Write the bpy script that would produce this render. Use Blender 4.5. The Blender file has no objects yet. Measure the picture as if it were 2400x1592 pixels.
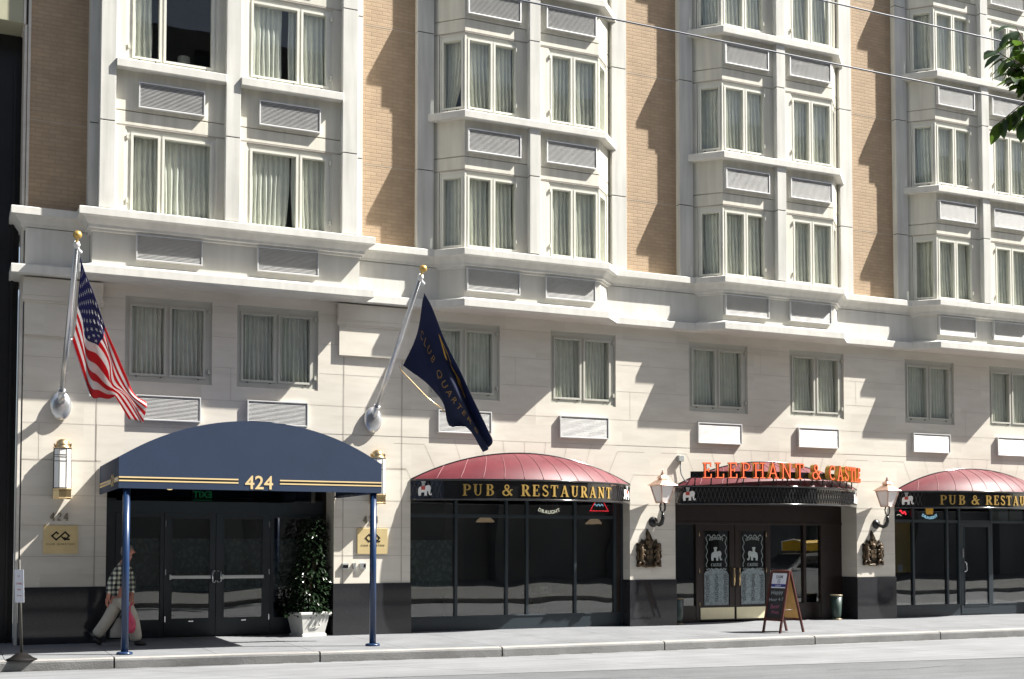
import bpy, bmesh, math, random
from mathutils import Vector, Matrix
rnd = random.Random(11)
PI = math.pi
sc = bpy.context.scene
COL = sc.collection
rad = math.radians

# ------------------------------------------------------------------ mesh helpers
class MB:
    def __init__(s):
        s.v = []; s.f = []; s.m = []; s.sm = []
    def add(s, vs, fs, m=0, smooth=False):
        o = len(s.v); s.v += [tuple(p) for p in vs]
        for f in fs:
            s.f.append([o+i for i in f]); s.m.append(m); s.sm.append(smooth)
        return s
    def box(s, x0, x1, y0, y1, z0, z1, m=0):
        if x0 > x1: x0, x1 = x1, x0
        if y0 > y1: y0, y1 = y1, y0
        if z0 > z1: z0, z1 = z1, z0
        v = [(x, y, z) for z in (z0, z1) for y in (y0, y1) for x in (x0, x1)]
        return s.add(v, [(0,2,3,1),(4,5,7,6),(0,1,5,4),(2,6,7,3),(0,4,6,2),(1,3,7,5)], m)
    def quad(s, a, b, c, d, m=0):
        return s.add([a,b,c,d], [(0,1,2,3)], m)
    def prism(s, poly, axis, a, b, m=0, smooth=False):
        n = len(poly)
        def P(p, t):
            if axis == 'y': return (p[0], t, p[1])
            if axis == 'z': return (p[0], p[1], t)
            return (t, p[0], p[1])
        v = [P(p, a) for p in poly]+[P(p, b) for p in poly]
        s.add(v, [list(range(n))[::-1], list(range(n, 2*n))], m)
        o = len(s.v)-2*n
        for i in range(n):
            j = (i+1) % n
            s.f.append([o+i, o+j, o+n+j, o+n+i]); s.m.append(m); s.sm.append(smooth)
        return s
    def tube(s, pts, r, n=8, m=0, smooth=True, cap=True):
        pts = [Vector(p) for p in pts]; k = len(pts)
        rs = r if isinstance(r, (list, tuple)) else [r]*k
        rings = []; prev = None
        for i, p in enumerate(pts):
            d = (pts[min(i+1, k-1)]-pts[max(i-1, 0)])
            d = d.normalized() if d.length > 1e-9 else Vector((0,0,1))
            if prev is None:
                a = Vector((0,0,1)) if abs(d.z) < .9 else Vector((1,0,0))
                u = d.cross(a).normalized()
            else:
                u = (prev-d*prev.dot(d))
                u = u.normalized() if u.length > 1e-6 else d.orthogonal().normalized()
            prev = u; w = d.cross(u)
            rings.append([p+(u*math.cos(2*PI*j/n)+w*math.sin(2*PI*j/n))*rs[i] for j in range(n)])
        v = [q for R in rings for q in R]; f = []
        for i in range(k-1):
            for j in range(n):
                f.append((i*n+j, i*n+(j+1) % n, (i+1)*n+(j+1) % n, (i+1)*n+j))
        s.add(v, f, m, smooth)
        if cap:
            o = len(s.v)-len(v)
            s.f.append([o+j for j in range(n)][::-1]); s.m.append(m); s.sm.append(False)
            s.f.append([o+(k-1)*n+j for j in range(n)]); s.m.append(m); s.sm.append(False)
        return s
    def lathe(s, prof, c=(0,0,0), n=20, m=0, smooth=True, ph=0, sq=(1,1)):
        v = []; f = []; k = len(prof)
        for (r, z) in prof:
            for j in range(n):
                a = 2*PI*j/n+ph
                v.append((c[0]+r*math.cos(a)*sq[0], c[1]+r*math.sin(a)*sq[1], c[2]+z))
        for i in range(k-1):
            for j in range(n):
                f.append((i*n+j, i*n+(j+1) % n, (i+1)*n+(j+1) % n, (i+1)*n+j))
        f.append(tuple(range(n))[::-1]); f.append(tuple((k-1)*n+j for j in range(n)))
        return s.add(v, f, m, smooth)
    def sphere(s, c, r, n=16, m=0, sq=(1,1,1)):
        k = max(6, n//2)
        prof = [(max(1e-4, r*math.sin(PI*i/k)), -r*math.cos(PI*i/k)*sq[2]) for i in range(k+1)]
        return s.lathe(prof, c, n, m, True, 0, (sq[0], sq[1]))
    def grid(s, P, m=0, smooth=True):
        a = len(P); b = len(P[0])
        v = [q for row in P for q in row]; f = []
        for i in range(a-1):
            for j in range(b-1):
                f.append((i*b+j, i*b+j+1, (i+1)*b+j+1, (i+1)*b+j))
        return s.add(v, f, m, smooth)
    def sweep(s, path, prof, m=0, closed=True):
        n = len(path); nr = []
        for i in range(n-1):
            d = Vector((path[i+1][0]-path[i][0], path[i+1][1]-path[i][1])).normalized()
            nr.append(Vector((d.y, -d.x)))
        rows = []
        for i in range(n):
            if i == 0: mt = nr[0]
            elif i == n-1: mt = nr[-1]
            else: mt = (nr[i-1]+nr[i])/(1+nr[i-1].dot(nr[i]))
            rows.append([(path[i][0]+mt.x*o, path[i][1]+mt.y*o, z) for (o, z) in prof])
        b = len(prof); v = [q for r_ in rows for q in r_]; f = []
        e = b if closed else b-1
        for i in range(n-1):
            for j in range(e):
                f.append((i*b+j, i*b+(j+1) % b, (i+1)*b+(j+1) % b, (i+1)*b+j))
        if closed:
            f.append(tuple(range(b))[::-1]); f.append(tuple((n-1)*b+j for j in range(b)))
        return s.add(v, f, m)
    def xf(s, M, start=0):
        for i in range(start, len(s.v)):
            s.v[i] = tuple(M @ Vector(s.v[i]))
        return s
    def merge(s, o, M=None, m=None):
        k = len(s.v)
        s.v += [tuple(M @ Vector(p)) if M is not None else p for p in o.v]
        for f, mm, sm in zip(o.f, o.m, o.sm):
            s.f.append([k+i for i in f]); s.m.append(mm if m is None else m); s.sm.append(sm)
        return s
    def mesh(s, name, mats, org=(0,0,0), recalc=True):
        me = bpy.data.meshes.new(name)
        me.from_pydata([(p[0]-org[0], p[1]-org[1], p[2]-org[2]) for p in s.v], [], s.f)
        for mt in (mats if isinstance(mats, (list, tuple)) else [mats]): me.materials.append(mt)
        me.polygons.foreach_set('material_index', s.m)
        me.polygons.foreach_set('use_smooth', s.sm)
        if recalc:
            bm = bmesh.new(); bm.from_mesh(me); bmesh.ops.recalc_face_normals(bm, faces=bm.faces); bm.to_mesh(me); bm.free()
        me.update()
        return me
    def build(s, name, mats, parent=None, bevel=0, recalc=True, org=None):
        # vertices are world coordinates; they become local to the thing they belong to
        p = parent; o = Vector((0,0,0))
        while p is not None: o += p.location; p = p.parent
        if parent is None and org is not None: o = Vector(org)
        ob = bpy.data.objects.new(name, s.mesh(name, mats, o, recalc))
        COL.objects.link(ob)
        if parent is not None: ob.parent = parent
        elif org is not None: ob.location = o
        if bevel: bev(ob, bevel)
        return ob

def bev(ob, w, seg=2):
    b = ob.modifiers.new('bevel', 'BEVEL'); b.width = w; b.segments = seg; b.limit_method = 'ANGLE'; b.angle_limit = rad(40)

def thing(name, label, cat, loc=(0,0,0), group=None):
    o = bpy.data.objects.new(name, None); COL.objects.link(o); o.location = loc
    o.empty_display_size = .1
    return tag(o, label, cat, group)

def tag(o, label=None, cat=None, group=None, kind=None):
    if label: o['label'] = label
    if cat: o['category'] = cat
    if group: o['group'] = group
    if kind: o['kind'] = kind
    return o

def copy_tree(o, parent=None):
    c = o.copy(); COL.objects.link(c)
    if parent is not None: c.parent = parent
    for ch in list(o.children): copy_tree(ch, c)
    return c

def wall_holes(mb, x0, x1, z0, z1, y, holes, depth, m=0, mr=None):
    """flat wall facing -y with rectangular holes and their reveals"""
    xs = sorted(set([x0, x1]+[h[0] for h in holes]+[h[1] for h in holes]))
    zs = sorted(set([z0, z1]+[h[2] for h in holes]+[h[3] for h in holes]))
    for i in range(len(xs)-1):
        for j in range(len(zs)-1):
            cx = (xs[i]+xs[i+1])/2; cz = (zs[j]+zs[j+1])/2
            if any(h[0] < cx < h[1] and h[2] < cz < h[3] for h in holes): continue
            mb.quad((xs[i],y,zs[j]),(xs[i+1],y,zs[j]),(xs[i+1],y,zs[j+1]),(xs[i],y,zs[j+1]), m)
    mr = m if mr is None else mr
    for (a, b, c, d) in holes:
        e = y+depth
        mb.quad((a,y,c),(a,y,d),(a,e,d),(a,e,c), mr); mb.quad((b,y,c),(b,y,d),(b,e,d),(b,e,c), mr)
        mb.quad((a,y,d),(b,y,d),(b,e,d),(a,e,d), mr); mb.quad((a,y,c),(b,y,c),(b,e,c),(a,e,c), mr)

# ------------------------------------------------------------------ materials
MATS = {}
def nodes(name):
    m = bpy.data.materials.new(name); m.use_nodes = True
    nt = m.node_tree; nt.nodes.clear(); MATS[name] = m
    return m, nt, nt.nodes.new, nt.links.new

def M(name, col, rough=.6, metal=0, var=.12, vs=2.5, bump=0, bs=30, spec=.5, streak=0, col2=None, fine=0, coat=0, sub=None, obj=False, along=0, blot=0):
    m, nt, N, L = nodes(name)
    out = N('ShaderNodeOutputMaterial'); b = N('ShaderNodeBsdfPrincipled'); L(b.outputs[0], out.inputs[0])
    b.inputs['Roughness'].default_value = rough; b.inputs['Metallic'].default_value = metal
    b.inputs['Specular IOR Level'].default_value = spec
    if coat: b.inputs['Coat Weight'].default_value = coat; b.inputs['Coat Roughness'].default_value = .08
    if obj:
        g = N('ShaderNodeTexCoord'); pos = g.outputs['Object']
    else:
        g = N('ShaderNodeNewGeometry'); pos = g.outputs['Position']
    c2 = col2 or tuple(c*(1-2*var) for c in col)
    n1 = N('ShaderNodeTexNoise'); n1.inputs['Scale'].default_value = vs; n1.inputs['Detail'].default_value = 5
    L(pos, n1.inputs['Vector'])
    cr = N('ShaderNodeValToRGB'); cr.color_ramp.elements[0].position = .3; cr.color_ramp.elements[1].position = .62
    cr.color_ramp.elements[0].color = (*c2, 1); cr.color_ramp.elements[1].color = (*col, 1)
    L(n1.outputs['Fac'], cr.inputs[0]); last = cr.outputs[0]
    def mult(fac_out, lo, hi, prev):
        mr = N('ShaderNodeMapRange'); mr.inputs['From Min'].default_value = .3; mr.inputs['From Max'].default_value = .7
        mr.inputs['To Min'].default_value = lo; mr.inputs['To Max'].default_value = hi; L(fac_out, mr.inputs[0])
        mx = N('ShaderNodeMix'); mx.data_type = 'RGBA'; mx.blend_type = 'MULTIPLY'; mx.inputs['Factor'].default_value = 1
        L(prev, mx.inputs['A']); L(mr.outputs[0], mx.inputs['B']); return mx.outputs['Result']
    if streak:
        mp = N('ShaderNodeMapping'); mp.inputs['Scale'].default_value = (5, 5, .35); L(pos, mp.inputs['Vector'])
        n2 = N('ShaderNodeTexNoise'); n2.inputs['Scale'].default_value = 1.6; n2.inputs['Detail'].default_value = 6
        L(mp.outputs[0], n2.inputs['Vector']); last = mult(n2.outputs['Fac'], 1-streak, 1, last)
    if along:
        mp = N('ShaderNodeMapping'); mp.inputs['Scale'].default_value = (.16, 5, 1); L(pos, mp.inputs['Vector'])
        n4 = N('ShaderNodeTexNoise'); n4.inputs['Scale'].default_value = 1.3; n4.inputs['Detail'].default_value = 5
        L(mp.outputs[0], n4.inputs['Vector']); last = mult(n4.outputs['Fac'], 1-along, 1+along*.5, last)
    if blot:
        n5 = N('ShaderNodeTexNoise'); n5.inputs['Scale'].default_value = 2.1; n5.inputs['Detail'].default_value = 8; n5.inputs['Roughness'].default_value = .7
        L(pos, n5.inputs['Vector']); last = mult(n5.outputs['Fac'], 1-blot, 1, last)
    if fine:
        n3 = N('ShaderNodeTexNoise'); n3.inputs['Scale'].default_value = 130; n3.inputs['Detail'].default_value = 2
        L(pos, n3.inputs['Vector']); last = mult(n3.outputs['Fac'], 1-fine, 1+fine*.4, last)
    L(last, b.inputs['Base Color'])
    if bump:
        nb = N('ShaderNodeTexNoise'); nb.inputs['Scale'].default_value = bs; nb.inputs['Detail'].default_value = 4; L(pos, nb.inputs['Vector'])
        bp = N('ShaderNodeBump'); bp.inputs['Strength'].default_value = bump; bp.inputs['Distance'].default_value = .02
        L(nb.outputs['Fac'], bp.inputs['Height']); L(bp.outputs[0], b.inputs['Normal'])
    return m

def glass(name, tint, rough=0.0, r0=.04, refl=(1,1,1)):
    m, nt, N, L = nodes(name)
    out = N('ShaderNodeOutputMaterial'); mx = N('ShaderNodeMixShader'); t = N('ShaderNodeBsdfTransparent'); g = N('ShaderNodeBsdfGlossy')
    t.inputs[0].default_value = (*tint, 1); g.inputs['Roughness'].default_value = rough; g.inputs[0].default_value = (*refl, 1)
    # Schlick reflectance, the same from both sides of the sheet
    lw = N('ShaderNodeLayerWeight'); lw.inputs['Blend'].default_value = .5
    pw = N('ShaderNodeMath'); pw.operation = 'POWER'; pw.inputs[1].default_value = 5; L(lw.outputs['Facing'], pw.inputs[0])
    ma = N('ShaderNodeMath'); ma.operation = 'MULTIPLY_ADD'; ma.inputs[1].default_value = 1-r0; ma.inputs[2].default_value = r0; L(pw.outputs[0], ma.inputs[0])
    # slight waviness, as in real panes
    ge = N('ShaderNodeNewGeometry'); nz = N('ShaderNodeTexNoise'); nz.inputs['Scale'].default_value = .8; nz.inputs['Detail'].default_value = 1
    L(ge.outputs['Position'], nz.inputs['Vector'])
    bp = N('ShaderNodeBump'); bp.inputs['Strength'].default_value = .22; bp.inputs['Distance'].default_value = .02
    L(nz.outputs['Fac'], bp.inputs['Height']); L(bp.outputs[0], g.inputs['Normal'])
    L(ma.outputs[0], mx.inputs[0]); L(t.outputs[0], mx.inputs[1]); L(g.outputs[0], mx.inputs[2]); L(mx.outputs[0], out.inputs[0])
    return m

def emis(name, col, st):
    m, nt, N, L = nodes(name)
    out = N('ShaderNodeOutputMaterial'); e = N('ShaderNodeEmission'); e.inputs[0].default_value = (*col, 1); e.inputs[1].default_value = st
    L(e.outputs[0], out.inputs[0]); return m

def stone_mat(name, col, dark, vein=.5):
    m, nt, N, L = nodes(name)
    out = N('ShaderNodeOutputMaterial'); b = N('ShaderNodeBsdfPrincipled'); L(b.outputs[0], out.inputs[0]); b.inputs['Roughness'].default_value = .55
    g = N('ShaderNodeNewGeometry')
    # per-slab offset so veins change direction from slab to slab
    br = N('ShaderNodeTexBrick'); br.inputs['Scale'].default_value = 1; br.inputs['Brick Width'].default_value = 1.25; br.inputs['Row Height'].default_value = .55
    br.inputs['Mortar Size'].default_value = 0; br.inputs['Color1'].default_value = (0,0,0,1); br.inputs['Color2'].default_value = (1,1,1,1)
    sp = N('ShaderNodeSeparateXYZ'); L(g.outputs['Position'], sp.inputs[0]); cb = N('ShaderNodeCombineXYZ'); L(sp.outputs[0], cb.inputs[0]); L(sp.outputs[2], cb.inputs[1])
    L(cb.outputs[0], br.inputs['Vector'])
    mp = N('ShaderNodeMapping'); mp.inputs['Rotation'].default_value = (0, rad(-40), 0); mp.inputs['Scale'].default_value = (.9, 1, 4.5); L(g.outputs['Position'], mp.inputs['Vector'])
    ad = N('ShaderNodeVectorMath'); ad.operation = 'ADD'; L(mp.outputs[0], ad.inputs[0])
    sc_ = N('ShaderNodeVectorMath'); sc_.operation = 'SCALE'; sc_.inputs['Scale'].default_value = 9; L(br.outputs['Color'], sc_.inputs[0]); L(sc_.outputs[0], ad.inputs[1])
    n = N('ShaderNodeTexNoise'); n.inputs['Scale'].default_value = 1.3; n.inputs['Detail'].default_value = 7; n.inputs['Roughness'].default_value = .62; L(ad.outputs[0], n.inputs['Vector'])
    cr = N('ShaderNodeValToRGB'); e = cr.color_ramp.elements; e[0].position = .33; e[1].position = .6; e[0].color = (*dark, 1); e[1].color = (*col, 1)
    L(n.outputs['Fac'], cr.inputs[0])
    n2 = N('ShaderNodeTexNoise'); n2.inputs['Scale'].default_value = .5; n2.inputs['Detail'].default_value = 4; L(g.outputs['Position'], n2.inputs['Vector'])
    mr = N('ShaderNodeMapRange'); mr.inputs['From Min'].default_value = .3; mr.inputs['From Max'].default_value = .7; mr.inputs['To Min'].default_value = .9; mr.inputs['To Max'].default_value = 1.03; L(n2.outputs['Fac'], mr.inputs[0])
    tone = N('ShaderNodeMapRange'); tone.inputs['To Min'].default_value = .95; tone.inputs['To Max'].default_value = 1.03; L(br.outputs['Color'], tone.inputs[0])
    mu = N('ShaderNodeMath'); mu.operation = 'MULTIPLY'; L(mr.outputs[0], mu.inputs[0]); L(tone.outputs[0], mu.inputs[1])
    mx = N('ShaderNodeMix'); mx.data_type = 'RGBA'; mx.blend_type = 'MULTIPLY'; mx.inputs['Factor'].default_value = 1
    L(cr.outputs[0], mx.inputs['A']); L(mu.outputs[0], mx.inputs['B']); L(mx.outputs['Result'], b.inputs['Base Color'])
    bp = N('ShaderNodeBump'); bp.inputs['Strength'].default_value = .12; bp.inputs['Distance'].default_value = .01
    L(n.outputs['Fac'], bp.inputs['Height']); L(bp.outputs[0], b.inputs['Normal'])
    return m

def brick_mat(name):
    m, nt, N, L = nodes(name)
    out = N('ShaderNodeOutputMaterial'); b = N('ShaderNodeBsdfPrincipled'); L(b.outputs[0], out.inputs[0]); b.inputs['Roughness'].default_value = .85
    g = N('ShaderNodeNewGeometry'); sp = N('ShaderNodeSeparateXYZ'); L(g.outputs['Position'], sp.inputs[0]); cb = N('ShaderNodeCombineXYZ')
    L(sp.outputs[0], cb.inputs[0]); L(sp.outputs[2], cb.inputs[1])
    br = N('ShaderNodeTexBrick'); br.inputs['Scale'].default_value = 1; br.inputs['Brick Width'].default_value = .205; br.inputs['Row Height'].default_value = .069
    br.inputs['Mortar Size'].default_value = .008; br.inputs['Mortar Smooth'].default_value = .3; br.inputs['Bias'].default_value = -.1
    br.inputs['Color1'].default_value = (.45,.33,.215,1); br.inputs['Color2'].default_value = (.40,.29,.19,1); br.inputs['Mortar'].default_value = (.37,.27,.175,1)
    L(cb.outputs[0], br.inputs['Vector'])
    n = N('ShaderNodeTexNoise'); n.inputs['Scale'].default_value = 3; n.inputs['Detail'].default_value = 6; L(g.outputs['Position'], n.inputs['Vector'])
    mr = N('ShaderNodeMapRange'); mr.inputs['From Min'].default_value = .3; mr.inputs['From Max'].default_value = .7; mr.inputs['To Min'].default_value = .88; mr.inputs['To Max'].default_value = 1.05; L(n.outputs['Fac'], mr.inputs[0])
    mx = N('ShaderNodeMix'); mx.data_type = 'RGBA'; mx.blend_type = 'MULTIPLY'; mx.inputs['Factor'].default_value = 1
    L(br.outputs['Color'], mx.inputs['A']); L(mr.outputs[0], mx.inputs['B']); L(mx.outputs['Result'], b.inputs['Base Color'])
    bp = N('ShaderNodeBump'); bp.inputs['Strength'].default_value = .6; bp.inputs['Distance'].default_value = .012; bp.invert = True
    L(br.outputs['Fac'], bp.inputs['Height']); L(bp.outputs[0], b.inputs['Normal'])
    return m

def plaid_mat(name):
    m, nt, N, L = nodes(name)
    out = N('ShaderNodeOutputMaterial'); b = N('ShaderNodeBsdfPrincipled'); L(b.outputs[0], out.inputs[0]); b.inputs['Roughness'].default_value = .9
    g = N('ShaderNodeTexCoord'); sp = N('ShaderNodeSeparateXYZ'); L(g.outputs['Object'], sp.inputs[0])
    def band(o, per):
        a = N('ShaderNodeMath'); a.operation = 'MULTIPLY'; a.inputs[1].default_value = 1/per; L(o, a.inputs[0])
        f = N('ShaderNodeMath'); f.operation = 'FRACT'; L(a.outputs[0], f.inputs[0])
        c = N('ShaderNodeMath'); c.operation = 'GREATER_THAN'; c.inputs[1].default_value = .5; L(f.outputs[0], c.inputs[0]); return c.outputs[0]
    s = N('ShaderNodeMath'); s.operation = 'ADD'; L(band(sp.outputs[0], .075), s.inputs[0]); L(band(sp.outputs[2], .075), s.inputs[1])
    d = N('ShaderNodeMath'); d.operation = 'MULTIPLY'; d.inputs[1].default_value = .5; L(s.outputs[0], d.inputs[0])
    cr = N('ShaderNodeValToRGB'); cr.color_ramp.interpolation = 'CONSTANT'; e = cr.color_ramp.elements
    e[0].color = (.62,.62,.5,1); e[0].position = 0; e[1].color = (.16,.17,.15,1); e[1].position = .3
    e2 = e.new(.8); e2.color = (.015,.017,.022,1)
    L(d.outputs[0], cr.inputs[0]); L(cr.outputs[0], b.inputs['Base Color']); return m

def film_mat(name):
    # etched film: light ornament on a grey-green ground, partly see-through
    m, nt, N, L = nodes(name)
    out = N('ShaderNodeOutputMaterial'); b = N('ShaderNodeBsdfPrincipled'); b.inputs['Roughness'].default_value = .35
    g = N('ShaderNodeNewGeometry'); vo = N('ShaderNodeTexVoronoi'); vo.inputs['Scale'].default_value = 11; vo.feature = 'DISTANCE_TO_EDGE'
    mp = N('ShaderNodeMapping'); mp.inputs['Scale'].default_value = (1,1,.7); L(g.outputs['Position'], mp.inputs['Vector'])
    nz = N('ShaderNodeTexNoise'); nz.inputs['Scale'].default_value = 9; L(g.outputs['Position'], nz.inputs['Vector'])
    ad = N('ShaderNodeMix'); ad.data_type = 'RGBA'; ad.inputs['Factor'].default_value = .14; L(mp.outputs[0], ad.inputs['A']); L(nz.outputs['Color'], ad.inputs['B'])
    L(ad.outputs['Result'], vo.inputs['Vector'])
    cr = N('ShaderNodeValToRGB'); e = cr.color_ramp.elements; e[0].position = .12; e[1].position = .2; e[0].color = (.12,.165,.155,1); e[1].color = (.24,.31,.29,1)
    L(vo.outputs[0], cr.inputs[0]); L(cr.outputs[0], b.inputs['Base Color']); L(b.outputs[0], out.inputs[0]); return m

stone = stone_mat('limestone', (.655,.615,.54), (.59,.55,.475))
stone_cap = stone_mat('limestone_trim', (.66,.625,.56), (.58,.54,.48))
precast = M('precast_white', (.68,.67,.62), .75, var=.06, vs=1.2, streak=.24, bump=.08, bs=60)
trimw = M('trim_white', (.68,.665,.615), .75, var=.06, vs=1.5, streak=.12, bump=.06, bs=50)
cream = M('painted_cream', (.72,.69,.59), .7, var=.04, vs=1.0, streak=.2)
friezem = M('frieze_plaster', (.60,.585,.53), .8, var=.05, vs=1.0, streak=.10)
framem = M('frame_cream', (.69,.68,.60), .45, var=.03, vs=4)
frame_olive = M('frame_olive', (.47,.465,.41), .5, var=.04, vs=4)
joint = M('joint_line', (.44,.40,.35), .9, var=.1)  # darker tone of the slab joints and spandrel grooves
joint_pale = M('joint_sealant', (.50,.42,.33), .9, var=.1)
darkgap = M('dark_gap', (.03,.03,.03), .9, var=0)
brick = brick_mat('tan_brick')
granite = M('dark_granite', (.030,.030,.034), .06, var=.15, vs=40, spec=.5, fine=.25)
grillem = M('anodised_grille', (.70,.70,.69), .5, metal=.6, var=.04, vs=5)
grille_dark = M('grille_void', (.035,.035,.035), .8, var=0)
slate = M('slate_blue_frame', (.022,.032,.040), .4, var=.08, vs=6)
wood_dark = M('dark_wood', (.024,.013,.011), .35, var=.2, vs=8, streak=.2)
brass = M('brass', (.74,.55,.30), .3, metal=1, var=.1, vs=8)
brass_sheet = M('brass_sheet', (.72,.57,.30), .45, metal=.55, var=.05, vs=5)
gold = M('gold_leaf', (.66,.44,.13), .35, metal=.55, var=.1, vs=10)
gold_cloth = M('gold_print', (.70,.53,.27), .8, var=.04)
chrome = M('chrome', (.75,.76,.78), .15, metal=1, var=.03)
alu = M('aluminium', (.66,.67,.68), .3, metal=.85, var=.05, vs=8)
blackgloss = M('black_gloss', (.012,.012,.013), .1, var=0, coat=.6)
blackiron = M('black_iron', (.014,.014,.015), .3, var=.1)
lattice_m = M('iron_lattice', (.06,.06,.062), .35, var=.1)
navy = M('navy_canvas', (.011,.028,.070), .8, var=.06, vs=2, bump=.12, bs=220, fine=.2)
navy_post = M('blue_enamel', (.010,.030,.085), .3, var=.05, coat=.15)
navy_flag = M('navy_flag_cloth', (.010,.018,.065), .75, var=.1, vs=5)
burg = M('burgundy_vinyl', (.150,.024,.034), .52, var=.1, vs=1.6, fine=.15, streak=.18, spec=.35)
burg_seam = M('burgundy_seam', (.26,.10,.11), .5, var=.05)
red_face = M('sign_red_face', (.24,.012,.006), .4, var=.05)
neon_red = emis('neon_orange_red', (1,.20,.085), .62)
neon_red2 = emis('neon_red', (1,.03,.05), 1.6)
neon_white = emis('neon_white', (.95,.9,.7), .75)
neon_blue = emis('neon_blue', (.45,.8,1), .8)
neon_amber = emis('neon_amber', (1,.5,.06), .3)
exit_green = emis('exit_green', (.05,.6,.2), .06)
lampglow = emis('lamp_glow', (1,.75,.4), 2.0)
downlight = emis('downlight', (1,.72,.35), 1.1)
white_paint = M('white_enamel', (.78,.78,.76), .4, var=.03)
white_glass = M('opal_glass', (.80,.79,.77), .18, var=.02, coat=.3)
opal_pink = M('frosted_lantern_glass', (.82,.77,.74), .3, var=.04)
copper = M('polished_copper', (.72,.50,.40), .3, metal=.75, var=.12, vs=10)
bronze = M('dark_bronze', (.055,.043,.028), .4, metal=.6, var=.3, vs=14)
bronze_num = M('bronze_numeral', (.20,.165,.11), .45, metal=.4, var=.1)
giltm = M('aged_gilt', (.115,.07,.03), .55, metal=.2, col2=(.02,.016,.011), vs=26)
red_felt = M('red_enamel', (.45,.05,.03), .5, var=.05)
grey_paint = M('grey_enamel', (.32,.34,.34), .5, var=.05)
film = film_mat('etched_film')
glass_up = glass('window_glass', (.965,.98,.965), r0=.03)
glass_shop = glass('shop_glass', (.64,.66,.66), r0=.135)
room = M('room_plaster', (.16,.14,.12), .9, var=.1)
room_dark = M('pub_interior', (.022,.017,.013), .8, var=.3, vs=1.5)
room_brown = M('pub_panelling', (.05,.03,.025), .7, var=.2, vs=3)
room_mustard = M('pub_mustard_wall', (.60,.42,.08), .8, var=.1)
curtainm = M('sheer_curtain', (.69,.69,.635), .9, var=.05, vs=6, obj=True)
curtain_cream = M('cream_lining', (.66,.64,.55), .9, var=.06, vs=6, obj=True)
concrete = M('sidewalk_concrete', (.208,.215,.227), .85, var=.09, vs=.9, fine=.3, bump=.15, bs=90, blot=.22)
kerbm = M('kerb_concrete', (.25,.25,.245), .85, var=.12, vs=1.1, fine=.25, bump=.3, bs=45, blot=.3)
kerb_sunlit = M('kerb_sunlit_top', (.34,.325,.305), .85, var=.08, vs=1.5, fine=.2, blot=.15)  # paler kerb top: the glare of the sun is put into its colour
gutterm = M('gutter_concrete', (.215,.221,.230), .8, var=.08, vs=.8, fine=.2, along=.2, blot=.14)
asphalt = M('worn_asphalt', (.140,.146,.154), .85, var=.08, vs=.7, fine=.4, bump=.2, bs=120, along=.16, blot=.2)
tar = M('joint_tar', (.05,.05,.05), .9, var=0)
groundm = M('far_paving', (.085,.085,.083), .9, var=.1)
urnm = M('white_planter', (.50,.50,.475), .6, var=.06, vs=6)
leaf_d = M('camellia_leaf', (.018,.036,.016), .22, var=.3, vs=25, spec=.6)
leaf_t = M('ficus_leaf', (.026,.060,.012), .38, var=.3, vs=7, spec=.4)
_n = leaf_t.node_tree; _tr = _n.nodes.new('ShaderNodeBsdfTranslucent'); _tr.inputs[0].default_value = (.12,.22,.025,1); _mx = _n.nodes.new('ShaderNodeMixShader'); _mx.inputs[0].default_value = .3
_pb = [q for q in _n.nodes if q.type == 'BSDF_PRINCIPLED'][0]; _ou = [q for q in _n.nodes if q.type == 'OUTPUT_MATERIAL'][0]
_n.links.new(_pb.outputs[0], _mx.inputs[1]); _n.links.new(_tr.outputs[0], _mx.inputs[2]); _n.links.new(_mx.outputs[0], _ou.inputs[0])
bark = M('bark', (.10,.055,.03), .9, var=.2, vs=20)
soil = M('soil', (.03,.02,.015), .95)
wood_red = M('mahogany_frame', (.085,.018,.013), .35, var=.2, vs=9, coat=.3)
ply = M('plywood_back', (.72,.42,.13), .6, var=.08, vs=9)
chalkb = M('chalkboard', (.022,.022,.024), .7, var=.2, vs=6)
paper = M('paper_white', (.66,.68,.74), .7, var=.03)
paper_blue = M('paper_blue', (.03,.035,.20), .7, var=.02)
chalk_w = M('chalk_white', (.40,.45,.46), .9, var=.2, vs=60)
chalk_p = M('chalk_pink', (.42,.12,.20), .9, var=.2, vs=60)
skin_m = M('skin', (.46,.19,.13), .5, var=.08, vs=8)
hair_m = M('grey_hair', (.20,.17,.15), .8, var=.2, vs=40)
trouser_m = M('cream_trousers', (.52,.48,.40), .9, var=.06, vs=9)
shoe_m = M('black_shoe', (.02,.018,.017), .5, var=.1)
plaid = plaid_mat('plaid_shirt')
bag_pink = M('pink_plastic', (.70,.07,.15), .35, var=.1, vs=8)
bag_white = M('white_plastic', (.40,.37,.32), .5, var=.08, vs=6)
flag_red = M('flag_red', (.56,.012,.022), .7, var=.05, vs=6)
flag_white = M('flag_white', (.72,.70,.70), .7, var=.04, vs=6)
flag_blue = M('flag_blue', (.028,.026,.115), .7, var=.08, vs=6)
cablem = M('cable', (.10,.11,.14), .5, var=0)
neigh_dark = M('neighbour_black_glass', (.012,.012,.014), .4, var=.2, vs=2)
neigh_cream = M('neighbour_cream_panel', (.40,.39,.27), .6, var=.05)
opp_wall = M('opposite_concrete', (.20,.19,.175), .85, var=.1, vs=.5)
opp_glass = M('opposite_window', (.02,.024,.028), .1, var=.2, vs=.3)
binm = M('green_bin', (.035,.06,.05), .4, var=.15, vs=9)
rubber = M('black_rubber', (.010,.009,.009), .7, var=.2, vs=9, spec=.15)
poster_txt = M('poster_ink', (.10,.10,.12), .8, var=0)
sign_grey = M('sign_ink', (.45,.20,.20), .8, var=0)
tablem = M('table_top', (.04,.02,.012), .3, var=.2)
etch = M('white_etching', (.50,.56,.56), .6, var=.05)
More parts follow.
